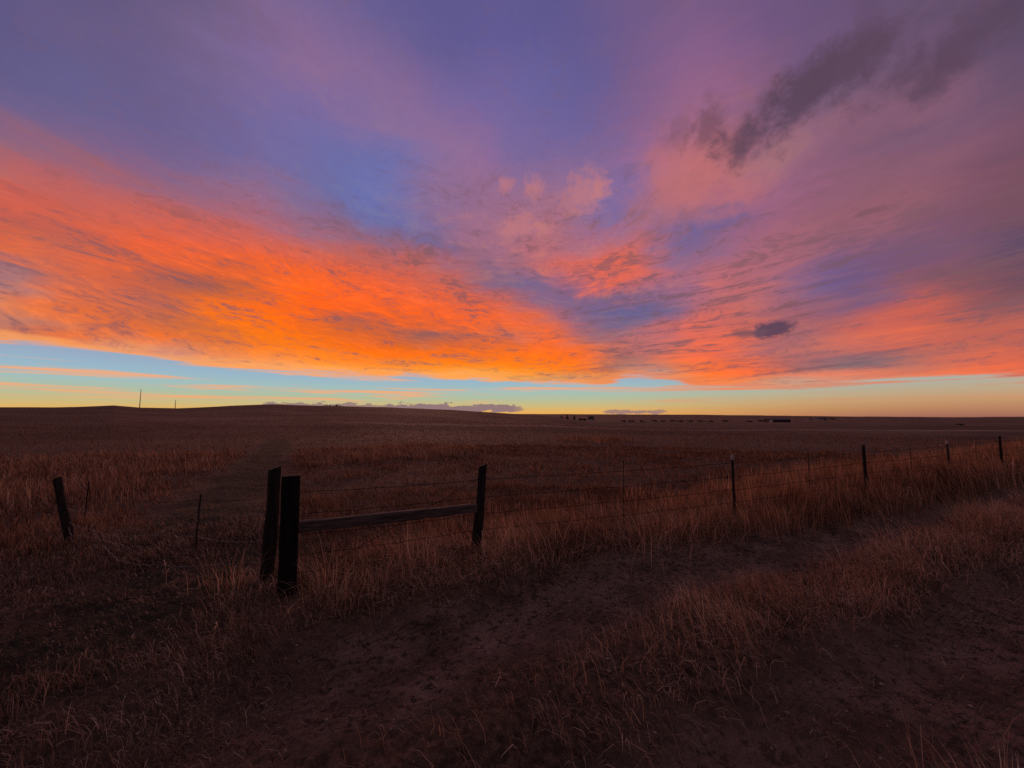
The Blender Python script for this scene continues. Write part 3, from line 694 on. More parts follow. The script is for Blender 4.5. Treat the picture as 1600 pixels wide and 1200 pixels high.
def sheet(name, faces, centre=False):
    used, inv = np.unique(faces, return_inverse=True)
    fl = inv.reshape(-1, 4)
    loops = fl.ravel(); starts = np.arange(len(fl)) * 4
    vv = V[used]; extra = None
    if centre:
        k = len(vv); vv = np.vstack([vv, V[-1:]])
        ring = np.searchsorted(used, np.arange(nA))
        tri = np.stack([np.full(nA, k), np.roll(ring, -1), ring], 1)
        starts = np.concatenate([starts, len(loops) + np.arange(nA) * 3])
        loops = np.concatenate([loops, tri.ravel()])
        used = np.concatenate([used, [len(V) - 1]])
    me = np_mesh(name, vv, loops, starts, True)
    fattr(me, 'dirt', dm[used]); fattr(me, 'path', pm[used]); fattr(me, 'rut', rq[used]); fattr(me, 'ditch', dt[used])
    return link_mesh(name, me, MAT_GROUND)


tag(sheet('ground', quad[~isroad], True), kind='structure')
tag(sheet('dirt_road', quad[isroad]), kind='structure')


# ------------------------------------------------------------------ grass
def blades(name, X, Y, H, Wd, bendang, leandir, tint, mat, label, seg=3, cat='grass'):
    n = len(X)
    Z = ground(X, Y) - 0.01
    ts = np.linspace(0, 1, seg + 1)
    face = leandir + np.pi / 2 + rng.normal(0, 0.5, n)
    wx, wy = np.cos(face), np.sin(face)
    nv = 2 * seg + 1
    VV = np.zeros((n, nv, 3), np.float32)
    px, py, pz = X.copy(), Y.copy(), Z.copy()
    lx, ly = np.cos(leandir), np.sin(leandir)
    for k in range(seg + 1):
        if k:
            a = bendang * (ts[k] + ts[k - 1]) * 0.5 * 1.6
            a = np.minimum(a, 2.3)
            st = H / seg
            px = px + lx * np.sin(a) * st; py = py + ly * np.sin(a) * st; pz = pz + np.cos(a) * st
        if k < seg:
            w = Wd * 0.5 * (1 - 0.75 * ts[k])
            VV[:, 2 * k] = np.stack([px - wx * w, py - wy * w, pz], 1)
            VV[:, 2 * k + 1] = np.stack([px + wx * w, py + wy * w, pz], 1)
        else:
            VV[:, 2 * k] = np.stack([px, py, pz], 1)
    pat = []; st0 = []
    for k in range(seg - 1):
        st0.append(len(pat)); pat += [2 * k, 2 * k + 1, 2 * k + 3, 2 * k + 2]
    st0.append(len(pat)); pat += [2 * seg - 2, 2 * seg - 1, 2 * seg]
    pat = np.array(pat); st0 = np.array(st0)
    loops = (np.arange(n)[:, None] * nv + pat[None]).ravel()
    starts = (np.arange(n)[:, None] * len(pat) + st0[None]).ravel()
    me = np_mesh(name, VV.reshape(-1, 3), loops, starts, False)
    fattr(me, 'tint', np.repeat(tint, nv))
    o = link_mesh(name, me, mat)
    return tag(o, label, cat, kind='stuff')


def wedge(n, r0, r1, a0=-60, a1=60, power=1.0):
    """n points spread evenly over the ground between two radii"""
    r = np.sqrt(rng.uniform(r0 ** 2, r1 ** 2, n)) if power == 1.0 else np.exp(rng.uniform(math.log(r0), math.log(r1), n))
    a = np.radians(rng.uniform(a0, a1, n))
    return r * np.sin(a), r * np.cos(a)


def keep(p, *arr):
    k = rng.random(len(p)) < p
    return [a[k] for a in arr]


WIND = math.radians(190)      # blades lie over towards the left and a little to the viewer


def tuft(X, Y, s=3.0, seed=60, sharp=0.35):
    return sstep(fbm(X * s, Y * s, seed, 3, 0.6), -sharp, sharp)


def props(X, Y, hmean, bend, wid, seed):
    n = len(X)
    r = np.hypot(X, Y)
    H = hmean * np.exp(np.clip(rng.normal(0, 0.30, n), -1, 0.42)) * (0.7 + 0.6 * tuft(X, Y, 2.2, seed))
    Wd = wid * (1 + 0.30 * np.maximum(r - 3, 0)) * np.exp(rng.normal(0, 0.25, n))
    Wd = np.minimum(Wd, 0.05 + 0 * r)
    swirl = fbm(X * 0.9, Y * 0.9, seed + 3, 2) * 2.4
    ld = WIND + swirl + rng.normal(0, 0.75, n)
    B = np.abs(bend * np.exp(rng.normal(0, 0.6, n)))
    t = np.clip(rng.beta(1.0, 1.5, n) + 0.35 * fbm(X * 1.3, Y * 1.3, seed + 9, 3), 0, 1)
    return H, Wd, B, ld, t


def join(*sets):
    return [np.concatenate(a) for a in zip(*sets)]


# --- bank of thick grass between the near rut and the fence, and along under it
def band(n, x0, x1, off0, off1, line):
    X = rng.uniform(x0, x1, n)
    o = rng.uniform(off0, off1, n)
    return X, (np.interp(X, FENCE_X, FENCE_Y) if line == 'fence' else np.interp(X, RUT_X, RUT_Y)) + o


def in_view(X, Y, margin=1.5):
    return (np.abs(np.degrees(np.arctan2(X, Y))) < 60) & (np.hypot(X, Y) > 1.2)


def verge():
    X, Y = band(150000, -2.6, 13.0, 0.45, 3.4, 'rut')
    q = rutq(X, Y); fq = fenceq(X, Y)
    p = sstep(q, np.interp(X, [1.5, 5], [0.42, 0.12]), np.interp(X, [1.5, 5], [0.85, 0.5])) * (1 - sstep(fq, 0.5, 1.4)) * (0.35 + 0.65 * tuft(X, Y, 2.0, 61))
    p = p * np.interp(X, [-2.6, -1.9, -1.2, 13], [0.12, 0.5, 1, 0.9]) * (1 - 0.65 * sstep(X, 5, 12)) * in_view(X, Y)
    p = p * np.interp(fq, [-0.9, -0.2, 0.3, 1.0], [1, 1, 0.7, 0.35])
    p = p * np.maximum(sstep(X, -1.6, -0.9), sstep(Y, 2.95, 3.4))
    p = p * sstep(np.hypot(X + 1.99, Y - 3.36), 0.14, 0.38)
    X, Y = keep(p, X, Y)
    H, Wd, B, ld, t = props(X, Y, 0.25, 1.2, 0.0036, 70)
    H *= np.interp(X, [-2.2, -0.5, 1], [0.7, 0.85, 1.0])
    H *= np.interp(rutq(X, Y), [0.4, 0.9], [0.45, 1.0])
    return X, Y, H, Wd, B, ld, t


def clump(cx, cy, n, rad_, h, bend, wid=0.004):
    X = cx + rng.normal(0, rad_, n); Y = cy + rng.normal(0, rad_ * 0.7, n)
    H, Wd, B, ld, t = props(X, Y, h, bend, wid, 90)
    ld = np.arctan2(Y - cy, X - cx) + rng.normal(0, 0.5, n)
    return X, Y, H, Wd, B, ld, np.clip(t + 0.15, 0, 1)


sets = [verge()]
for cx, cy, n, rr, h in ((-1.66, 3.60, 90, .10, .34), (-2.6, 3.75, 110, .16, .32), (-0.3, 4.35, 90, .14, .30), (-1.3, 3.75, 120, .2, .26),
                         (0.45, 4.25, 130, .25, .32), (-0.9, 4.0, 120, .2, .3), (1.6, 4.7, 120, .25, .36), (2.3, 5.1, 140, .3, .36), (-1.5, 3.35, 90, .16, .28)):
    sets.append(clump(cx, cy, n, rr, h, 0.9))
blades('verge_grass', *join(*sets), MAT_VERGE, 'thick bent straw grass on the bank between the near wheel rut and the wire fence')


def tall():
    # upright stand in and behind the wires, growing taller towards the right
    X, Y = band(190000, -2.4, 26.0, -0.9, 2.6, 'fence')
    fq = fenceq(X, Y)
    p = (1 - sstep(fq, 1.0, 2.4)) * sstep(fq, -0.9, -0.1) * np.interp(X, [-2.4, -1.6, 0.8, 4], [0, 0.55, 0.6, 1]) * sstep(fq, np.interp(X, [-1, 2], [0.1, -0.9]), np.interp(X, [-1, 2], [0.6, -0.1])) * (0.5 + 0.5 * tuft(X, Y, 1.2, 65)) * in_view(X, Y)
    p = p * np.interp(X, [0, 8, 26], [0.9, 0.9, 0.45])
    X, Y = keep(p, X, Y)
    H, Wd, B, ld, t = props(X, Y, 0.44, 0.30, 0.0042, 75)
    H *= np.interp(X, [-2, 0, 3, 6, 10, 20], [0.28, 0.38, 0.58, 0.77, 0.92, 1.0])
    return X, Y, H, Wd, B, ld, t


def patch(n, x0, x1, y0, y1, h, seed, bend=0.35):
    X = rng.uniform(x0, x1, n); Y = rng.uniform(y0, y1, n)
    cx, cy = (x0 + x1) / 2, (y0 + y1) / 2
    d = np.hypot((X - cx) / (x1 - x0) * 2, (Y - cy) / (y1 - y0) * 2) + 0.8 * fbm(X * 0.3, Y * 0.3, seed, 3)
    p = (1 - sstep(d, 0.6, 1.05)) * (0.3 + 0.7 * tuft(X, Y, 0.8, seed + 1))
    p = p * sstep(pathd(X, Y), 0.8, 1.5)
    X, Y = keep(p, X, Y)
    H, Wd, B, ld, t = props(X, Y, h, bend, 0.0042, seed + 2)
    Wd *= 0.8
    return X, Y, H, Wd, B, ld, t


blades('tall_grass', *tall(), MAT_TALL, 'tall upright reddish grass growing through the wire fence towards the right')
blades('tall_grass', *join(patch(24000, -22, -6.6, 9.0, 17, 0.26, 81, .7), patch(7000, -12.5, -7.2, 6.2, 9.5, 0.24, 88, .6)), MAT_PATCH,
       'stand of pale tall grass in the field left of the faint path')
blades('tall_grass', *join(patch(22000, -9.2, -0.8, 12, 22, 0.26, 84, .7), patch(4000, 3.0, 8.5, 21, 30, .38, 86, .6)), MAT_PATCH,
       'stand of pale tall grass in the field beyond the board rail')


def median():
    X, Y = band(90000, -1.6, 22.0, -1.75, -0.2, 'rut')
    q = rutq(X, Y)
    p = sstep(q, -1.45, -1.05) * (1 - sstep(q, -0.72, -0.40)) * (0.3 + 0.7 * tuft(X, Y, 1.9, 63)) * in_view(X, Y)
    p = p * np.interp(X, [-1.6, -0.4, 0.5, 1.2, 4, 22], [0.0, 0.05, 0.35, 0.9, 1.0, 0.5])
    X, Y = keep(p, X, Y)
    H, Wd, B, ld, t = props(X, Y, 0.21, 1.0, 0.0036, 72)
    t = np.clip(t * 0.8 + 0.25, 0, 1)
    H *= np.interp(X, [-1, 1, 4, 12], [0.5, 0.75, 1.0, 1.5])
    return X, Y, H, Wd, B, ld, t


blades('median_grass', *median(), MAT_VERGE, 'strip of leaning straw grass growing between the two wheel ruts')


def right_side():
    X, Y = wedge(60000, 1.2, 9.0, 10, 62)
    q = rutq(X, Y)
    p = (0.45 + 0.55 * sstep(X, 1.4, 1.9)) * (1 - sstep(q, -2.9, -2.3)) * (0.25 + 0.75 * tuft(X, Y, 1.7, 67)) * 0.8
    X, Y = keep(p, X, Y)
    H, Wd, B, ld, t = props(X, Y, 0.13, 1.1, 0.0034, 74)
    return X, Y, H, Wd, B, ld, t


blades('roadside_grass', *join(right_side(), clump(1.95, 1.62, 200, .22, .24, .7, .0035)), MAT_VERGE,
       'short straw tufts on the near side of the wheel ruts at the lower right')


def short():
    X, Y = wedge(230000, 1.3, 7.5, -62, 8)
    X, Y = keep(0.15 + 0.85 * sstep(np.hypot(X + 1.99, Y - 3.36), 0.14, 0.35), X, Y)
    q = rutq(X, Y); fq = fenceq(X, Y)
    left = np.maximum(sstep(q, 0.15, 0.8), sstep(-X, 0.8, 2.0)) * (1 - sstep(X, -2.3, -1.3) * sstep(q, 0.3, 0.9))
    p = left * (0.3 + 0.7 * tuft(X, Y, 1.8, 66)) * (1 - 0.45 * (1 - sstep(pathd(X, Y), 0.6, 1.2)))
    X, Y = keep(p * 0.75, X, Y)
    
    H, Wd, B, ld, t = props(X, Y, 0.075, 1.5, 0.0034, 73)
    H *= 0.6 + 0.9 * tuft(X, Y, 0.9, 68)
    X2, Y2 = wedge(110000, 1.3, 9.0, -62, 62)
    q = rutq(X2, Y2)
    p = (q < 0.7) * 0.8 * (0.1 + 0.9 * tuft(X2, Y2, 1.4, 69)) * (1 - 0.94 * dirt_mask(X2, Y2) * (1 - sstep(X2, 3, 6)))
    X2, Y2 = keep(p, X2, Y2)
    s2 = props(X2, Y2, 0.07, 1.5, 0.003, 76)
    return join((X, Y, H, Wd, B, ld, t), (X2, Y2, *s2))


blades('short_grass', *short(), MAT_SHORT, 'short matted dark grass covering the ground at the left and between straw tufts')


def litter():
    # loose straws lying on the bare ruts
    X, Y = wedge(26000, 1.3, 8.0, -60, 60)
    p = dirt_mask(X, Y) * (0.15 + 0.85 * tuft(X, Y, 2.5, 78))
    X, Y = keep(p, X, Y)
    n = len(X)
    H = 0.09 * np.exp(rng.normal(0, 0.5, n)); Wd = np.full(n, 0.0026)
    return X, Y, H, Wd, np.full(n, 2.2), rng.uniform(0, 6.28, n), rng.random(n)


def lying():
    # long grass pressed flat along the far side of the ruts
    X, Y = wedge(60000, 1.4, 9.0, 2, 60)
    q = rutq(X, Y)
    p = (q < -1.0) * (0.25 + 0.75 * tuft(X, Y, 1.3, 79)) * (1 - 0.85 * dirt_mask(X, Y)) * 0.5
    X, Y = keep(p * (0.4 + 0.6 * sstep(Y, 2.0, 2.8)), X, Y)
    H, Wd, B, ld, t = props(X, Y, 0.18, 1.9, 0.0028, 77)
    return X, Y, H, Wd, np.maximum(B, 1.3), math.radians(140) + rng.normal(0, 0.55, len(X)), t


blades('pressed_grass', *lying(), MAT_VERGE, 'long grass pressed flat around and beyond the second wheel rut on the right')
blades('fallen_straw', *litter(), MAT_SHORT, 'loose straws lying scattered on the bare wheel ruts', 2, 'straw')


def field():
    out = []
    for n, r0, r1, h, w, k in ((110000, 4.6, 9, 0.13, 0.0036, 1.0), (120000, 9, 22, 0.12, 0.0045, 1.0), (60000, 22, 70, 0.14, 0.006, 1.0)):
        X, Y = wedge(n, r0, r1, -60, 60)
        fq = fenceq(X, Y)
        p = np.maximum(sstep(fq, 0.1, 1.0), sstep(np.hypot(X, Y), 6.0, 7.5) * (X < -4)) * (0.35 + 0.65 * tuft(X, Y, 0.6, 64)) * (0.45 + 0.55 * tuft(X, Y, 2.5, 62))
        p = p * (1 - 0.9 * (1 - sstep(pathd(X, Y), 0.6, 1.3)))
        X, Y = keep(p, X, Y)
        H, Wd, B, ld, t = props(X, Y, h, 0.7, w, 71)
        H *= 1 - 0.5 * (1 - sstep(pathd(X, Y), 0.6, 1.3))
        Wd = np.minimum(Wd * 1.2, 0.045)
        out.append((X, Y, H, Wd, B, ld, t))
    return join(*out)


blades('field_grass', *field(), MAT_FIELD, 'low dry stubble grass spreading over the open field beyond the fence', 2)


# a few seed stalks standing above the rest
def stalk(x, y, h, lean, label):
    bm = bmesh.new()
    z0 = gz(x, y)
    a = random.uniform(0, 6.28)
    pts = [Vector((x + math.cos(a) * lean * t * t, y + math.sin(a) * lean * t * t, z0 + h * t)) for t in (0, .25, .5, .75, 1)]
    tube(bm, pts, [0.0028, 0.0024, 0.002, 0.0017, 0.0012], 5)
    for k in range(16):
        t = 0.72 + 0.28 * k / 15
        p = pts[3].lerp(pts[4], (t - .75) / .25) if t > .75 else pts[2].lerp(pts[3], (t - .5) / .25)
        b = random.uniform(0, 6.28)
        d = Vector((math.cos(b), math.sin(b), 0.9)).normalized()
        e = p + d * random.uniform(.012, .024)
        s = Vector((-math.sin(b), math.cos(b), 0)) * .003
        vs = [bm.verts.new(v) for v in (p, (p + e) / 2 + s, e, (p + e) / 2 - s)]
        bm.faces.new(vs)
    me = bpy.data.meshes.new('seed_stalk'); bm.to_mesh(me); bm.free()
    fattr(me, 'tint', np.full(len(me.vertices), 0.97))
    return tag(link_mesh('seed_stalk', me, MAT_VERGE), label, 'grass stalk')


def tube(bm, pts, rads, n=8, cap=True, jit=0.0):
    rings = []
    up = Vector((0, 0, 1))
    for k, p in enumerate(pts):
        d = (pts[min(k + 1, len(pts) - 1)] - pts[max(k - 1, 0)]).normalized()
        a = d.cross(up if abs(d.z) < 0.9 else Vector((1, 0, 0))).normalized()
        b = d.cross(a)
        ring = []
        for i in range(n):
            t = 2 * math.pi * i / n
            r = rads[k] * (1 + random.uniform(-jit, jit))
            ring.append(bm.verts.new(p + (a * math.cos(t) + b * math.sin(t)) * r))
        rings.append(ring)
    for r0, r1 in zip(rings, rings[1:]):
        for i in range(n):
            bm.faces.new((r0[i], r0[(i + 1) % n], r1[(i + 1) % n], r1[i]))
    if cap:
        bm.faces.new(rings[0][::-1]); bm.faces.new(rings[-1])
    return rings


def obj(name, bm, mat, parent=None, smooth=False, loc=None):
    bmesh.ops.recalc_face_normals(bm, faces=bm.faces)
    me = bpy.data.meshes.new(name)
    bm.to_mesh(me); bm.free()
    if smooth:
        me.polygons.foreach_set('use_smooth', np.ones(len(me.polygons), dtype=bool))
    return link_mesh(name, me, mat, parent, loc)


stalk(-3.42, 3.95, 0.22, .03, 'single pale seed stalk standing left of the round gate post')
stalk(-2.02, 2.72, 0.20, .04, 'single pale seed stalk leaning in the short grass below the thick black post')
stalk(1.15, 4.95, 0.42, .05, 'thin seed stalk rising from the bank just right of the end post')

# ------------------------------------------------------------------ pebbles
bm = bmesh.new()
for k in range(2600):
    a = rad(random.uniform(-58, 58)); r = math.sqrt(random.uniform(1.4 ** 2, 6.5 ** 2))
    x, y = r * math.sin(a), r * math.cos(a)
    if float(dirt_mask(np.array([x]), np.array([y]))[0]) < 0.4 and random.random() < .8: continue
    s = random.choice((.003, .003, .004, .004, .005, .006, .008, .011)) * random.uniform(.7, 1.4)
    m4 = Matrix.Translation((x, y, gz(x, y) + s * .3)) @ Matrix.Rotation(random.uniform(0, 6), 4, 'Z') @ Matrix.Diagonal((s, s * random.uniform(.6, .9), s * random.uniform(.4, .7), 1))
    vs = bmesh.ops.create_icosphere(bm, subdivisions=1, radius=1.0, matrix=m4)['verts']
    for v in vs: v.co += Vector((random.uniform(-1, 1), random.uniform(-1, 1), random.uniform(-1, 1))) * s * .15
tag(obj('pebbles', bm, MAT_STONE), 'small stones scattered over the bare wheel ruts', 'pebbles', kind='stuff')


def stone(x, y, s, label):
    bm = bmesh.new()
    bmesh.ops.create_icosphere(bm, subdivisions=2, radius=s)
    for v in bm.verts:
        v.co.z *= .65; v.co.x *= 1.2
        v.co *= 1 + random.uniform(-.14, .14)
    o = obj('stone', bm, MAT_STONE, None, True, (x, y, gz(x, y) + s * .45))
    tag(o, label, 'stone')


stone(1.52, 3.92, .013, 'pale stone lying on the near edge of the grass bank in the nearer wheel rut')
stone(-1.95, 2.15, .011, 'pale stone in the short grass at the lower left')

# ------------------------------------------------------------------ fence timbers
def round_post(name, bx, by, tx, ty, h, r0, r1, mat, parent=None, loc0=(0, 0, 0), n=14, jit=.05):
    bm = bmesh.new()
    zb = gz(bx, by)
    K = 9
    pts = []; rr = []
    for k in range(K + 1):
        t = k / K
        w = 0.006 * math.sin(t * 5 + bx * 3)
        pts.append(Vector((bx + (tx - bx) * t + w, by + (ty - by) * t, zb - .12 + (h + .12) * t)) - Vector(loc0))
        rr.append((r0 + (r1 - r0) * t) * (1 + .04 * math.sin(t * 9 + by)))
    rings = tube(bm, pts, rr, n, True, jit)
    for v in rings[-1]: v.co.z += (v.co.x - pts[-1].x) * .35 + random.uniform(-.006, .006)
    return obj(name, bm, mat, parent, False)


def timber(name, p0, p1, w, d, mat, parent=None, loc0=(0, 0, 0), seg=8, jit=.003, twist=0.0, ang=0.0):
    """squared timber from p0 to p1, worn edges"""
    bm = bmesh.new()
    p0, p1 = Vector(p0) - Vector(loc0), Vector(p1) - Vector(loc0)
    ax = (p1 - p0).normalized()
    ref = Vector((0, 0, 1)) if abs(ax.z) < .8 else Vector((math.cos(ang), math.sin(ang), 0))
    s = ax.cross(ref).normalized(); u = s.cross(ax).normalized()
    c = min(w, d) * .12
    prof = [(-w / 2 + c, -d / 2), (w / 2 - c, -d / 2), (w / 2, -d / 2 + c), (w / 2, d / 2 - c), (w / 2 - c, d / 2), (-w / 2 + c, d / 2), (-w / 2, d / 2 - c), (-w / 2, -d / 2 + c)]
    rings = []
    for k in range(seg + 1):
        t = k / seg
        q = p0.lerp(p1, t) + s * .004 * math.sin(t * 6)
        rings.append([bm.verts.new(q + s * (a + random.uniform(-jit, jit)) + u * (b + random.uniform(-jit, jit))) for a, b in prof])
    for r0, r1 in zip(rings, rings[1:]):
        for i in range(8): bm.faces.new((r0[i], r0[(i + 1) % 8], r1[(i + 1) % 8], r1[i]))
    bm.faces.new(rings[0][::-1]); bm.faces.new(rings[-1])
    return obj(name, bm, mat, parent)


def wire_path(pts, sag=.02, n=14, wob=.006):
    out = []
    for a, b in zip(pts, pts[1:]):
        a, b = Vector(a), Vector(b)
        for k in range(n):
            t = k / n
            w = wob * math.sin(k * 2.1 + a.x * 7) if k else 0
            out.append(a.lerp(b, t) + Vector((0, w * .6, -sag * 4 * t * (1 - t) + w)))
    out.append(Vector(pts[-1]))
    return out


def barbed(bm, pts, r=.0022, step=.13, barbs=True):
    tube(bm, pts, [r] * len(pts), 5, True)
    if not barbs: return
    acc = 0
    for a, b in zip(pts, pts[1:]):
        L = (b - a).length
        while acc < L:
            p = a.lerp(b, acc / L); d = (b - a).normalized()
            e = d.orthogonal().normalized()
            for s in (1, -1):
                f = (Matrix.Rotation(random.uniform(0, 3), 3, d) @ e) * .013
                tube(bm, [p - f + d * .003 * s, p + f + d * .004 * s], [.0014, .0009], 4, True)
            acc += step
        acc -= L


TX, TY = -2.02, 3.60         # thick corner timber
EX, EY, EX2 = -0.42, 4.50, -0.335   # end post of the brace
brace = empty('fence_brace', (TX, TY, gz(TX, TY)), 'dark timber brace, thick black squared post joined by a board rail to a thinner post', 'fence brace')
L0 = tuple(brace.location)
zt = gz(TX, TY); ze = gz(EX, EY)
tag(timber('corner_post', (TX, TY, zt - .15), (TX - .015, TY, 1.065), .165, .15, MAT_TIE, brace, L0, ang=.5), 'thick black squared post')
round_post('end_post', EX, EY, EX2, EY, 1.04 - ze, .058, .047, MAT_POST, brace, L0)
va, vb = Vector((TX + .075, TY + .01, .595)), Vector((EX + .02, EY - .03, .565))
mid = va.lerp(vb, .64)
timber('rail', va, mid, .048, .104, MAT_RAIL, brace, L0, 10)
timber('rail', mid + (vb - va).normalized() * .003 + Vector((0, 0, .002)), vb, .048, .098, MAT_RAIL, brace, L0, 8)
bm = bmesh.new()
barbed(bm, [p - Vector(L0) for p in wire_path([(EX2 - .045, EY - .03, .90), (TX + .09, TY + .02, .12)], .01, 16, .004)], .0032, .13, False)
obj('brace_wire', bm, MAT_WIRE, brace)

gp = round_post('gate_post', -2.42, 3.93, -2.385, 3.93, 1.08 - gz(-2.44, 3.93), .066, .056, MAT_POST)
tag(gp, 'round wooden gate post standing just left of the thick black squared post', 'post')
lp = round_post('leaning_post', -5.58, 5.04, -5.87, 5.04, .80 - gz(-5.58, 5.04), .050, .040, MAT_POST)
tag(lp, 'thin dark wooden post leaning over at the far left end of the slack wire gate', 'post')

# ------------------------------------------------------------------ wire fence
FP = [(3.2, 5.65, 1.0, True), (6.47, 7.15, 1.0, False), (9.88, 8.8, 1.0, True), (12.9, 10.25, 1.0, False), (16.3, 11.85, 1.0, True), (19.8, 13.5, 1.0, False), (23.2, 15.2, 1.0, True)]
fence = empty('wire_fence', (FP[0][0], FP[0][1], gz(FP[0][0], FP[0][1])), 'barbed wire fence on steel posts running from the timber brace away to the right', 'fence')
L1 = tuple(fence.location)


def tee_post(x, y, h, tip):
    bm = bmesh.new()
    z0 = gz(x, y)
    tx = x + random.uniform(-.02, .02)
    b = Vector((x, y, z0 - .1)) - Vector(L1); t = Vector((tx, y, z0 + h - (.075 if tip else 0))) - Vector(L1)
    # T section
    prof = [(-.020, .0), (.020, .0), (.020, .005), (.003, .005), (.003, .030), (-.003, .030), (-.003, .005), (-.020, .005)]
    r0 = [bm.verts.new(b + Vector((p, q, 0))) for p, q in prof]
    r1 = [bm.verts.new(t + Vector((p, q, 0))) for p, q in prof]
    for i in range(8): bm.faces.new((r0[i], r0[(i + 1) % 8], r1[(i + 1) % 8], r1[i]))
    bm.faces.new(r1)
    # studs up the face
    for k in range(12):
        z = .25 + k * .055
        p = b.lerp(t, min(z / max((t - b).z, .1), .98))
        bmesh.ops.create_cube(bm, size=1, matrix=Matrix.Translation(p + Vector((0, -.004, 0))) @ Matrix.Diagonal((.012, .008, .012, 1)))
    o = obj('post', bm, MAT_TPOST, fence)
    if tip:
        bm = bmesh.new()
        r0 = [bm.verts.new(t + Vector((p * 1.02, q, 0))) for p, q in prof]
        r1 = [bm.verts.new(t + Vector((p * 1.02, q, .075))) for p, q in prof]
        for i in range(8): bm.faces.new((r0[i], r0[(i + 1) % 8], r1[(i + 1) % 8], r1[i]))
        bm.faces.new(r1)
        tag(obj('post_tip', bm, MAT_WHITE, o), 'white painted tip')
    return o


def wood_line_post(x, y, h):
    o = round_post('post', x, y, x + .01, y, h, .032, .026, MAT_POST, fence, L1, 9, .08)
    return tag(o, 'thin wooden post')


tops = []
for x, y, h, tip in FP:
    (tee_post(x, y, h, tip) if tip else wood_line_post(x, y, h + .01))
HS = (0.90, 0.70, 0.51, 0.33, 0.17)
for hk in HS:
    pts = [Vector((TX + .075, TY + .06, hk + .0)), Vector((EX + (EX2 - EX) * hk, EY + .055, hk - .03))]
    for x, y, h, tip in FP:
        pts.append(Vector((x, y - .012 if tip else y + .033, gz(x, y) + hk * .98)))
    bm = bmesh.new()
    barbed(bm, [p - Vector(L1) for p in wire_path(pts, .012, 12, .004)], .0029, .12)
    obj('strand', bm, MAT_WIRE, fence)
for sx, fr in ((1.45, .5), (4.9, .5), (8.2, .5), (11.4, .5)):
    sy = float(np.interp(sx, [EX, 3.2, 6.47, 9.88, 12.9], [EY, 5.65, 7.15, 8.8, 10.25])) + .02
    bm = bmesh.new()
    z0 = gz(sx, sy)
    tube(bm, [p - Vector(L1) for p in wire_path([(sx, sy, z0 + .08), (sx + .015, sy, z0 + .96)], 0, 8, .006)], [.0045] * 9, 5)
    obj('stay', bm, MAT_WIRE, fence)

# ------------------------------------------------------------------ slack wire gate left of the gate post
GX0, GY0 = -2.47, 3.95
gate = empty('wire_gate', (-3.77, 4.72, gz(-3.77, 4.72)), 'slack barbed wire gate sagging between the leaning post and the round gate post', 'wire gate')
L2 = tuple(gate.location)


def gstrand(pts, mat, sag=.0, r=.0017, wob=.005):
    bm = bmesh.new()
    barbed(bm, [p - Vector(L2) for p in wire_path(pts, sag, 12, wob)], r, .12)
    obj('strand', bm, mat, gate)


SX, SY = -3.77, 4.72
gstrand([(-6.35, 5.3, .46), (-5.5, 5.0, .40), (-4.6, 4.85, .38), (SX, SY, .43), (-2.50, 3.98, .62)], MAT_WIRE_BRIGHT, .01, .0013)
gstrand([(-5.66, 5.03, .26), (-5.2, 4.9, .20), (-4.75, 4.8, .15), (-4.35, 4.76, .19), (SX, SY, .18), (-3.1, 4.3, .25), (-2.50, 3.98, .36)], MAT_WIRE_BRIGHT, .01)
gstrand([(-5.66, 5.03, .22), (-5.40, 4.85, .14), (-5.1, 4.8, .20)], MAT_WIRE_BRIGHT, .01)
gstrand([(-5.2, 4.9, .19), (-4.95, 4.75, .13), (-4.6, 4.65, .11), (-4.2, 4.5, .04)], MAT_WIRE_BRIGHT, .0, .0016)
gstrand([(-4.8, 4.65, .10), (-4.25, 4.28, .06), (-3.9, 4.15, .06), (-3.4, 4.1, .06), (-2.50, 3.96, .16)], MAT_WIRE_BRIGHT, .0, .0016)
gstrand([(-5.80, 5.04, .60), (-4.9, 4.95, .55), (SX, SY, .60), (-2.50, 3.98, .78)], MAT_WIRE, .02, .0014)
for x, y, h in ((SX, SY, .70), (-6.35, 5.85, .62)):
    bm = bmesh.new()
    z0 = gz(x, y)
    tube(bm, [p - Vector(L2) for p in wire_path([(x, y, z0), (x + .02, y, z0 + h)], 0, 8, .006)], [.008] * 9, 6, True, .1)
    obj('stay', bm, MAT_POST, gate)

# ------------------------------------------------------------------ far things
def az_pt(px_, dist):
    """ground point at this distance forward, on the bearing a photograph column shows"""
    x = (px_ - 800) / 600 * dist
    return x, dist


def mast(px_, Y, h, label):
    x, y = az_pt(px_, Y)
    z0 = gz(x, y)
    root = empty('radio_mast', (x, y, z0), label, 'mast', 'thin masts on the left ridge')
    bm = bmesh.new()
    tube(bm, [Vector((0, 0, -1)), Vector((0, 0, h * .5)), Vector((0, 0, h))], [.22, .17, .11], 8)
    obj('pole', bm, MAT_MAST, root)
    bm = bmesh.new()
    tube(bm, [Vector((0, 0, h)), Vector((0, 0, h * 1.08))], [.04, .02], 6)
    for k in range(3):
        a = k * 2.1
        tube(bm, [Vector((0, 0, h * .97)), Vector((.35 * math.cos(a), .35 * math.sin(a), h * .98)), Vector((.35 * math.cos(a), .35 * math.sin(a), h * 1.03))], [.03, .03, .03], 5)
    obj('antenna', bm, MAT_MAST, root)


mast(219, 215, 11.5, 'taller of the two thin masts on the left ridge, nearer the left edge')
mast(274.5, 235, 6.8, 'shorter of the two thin masts on the left ridge')


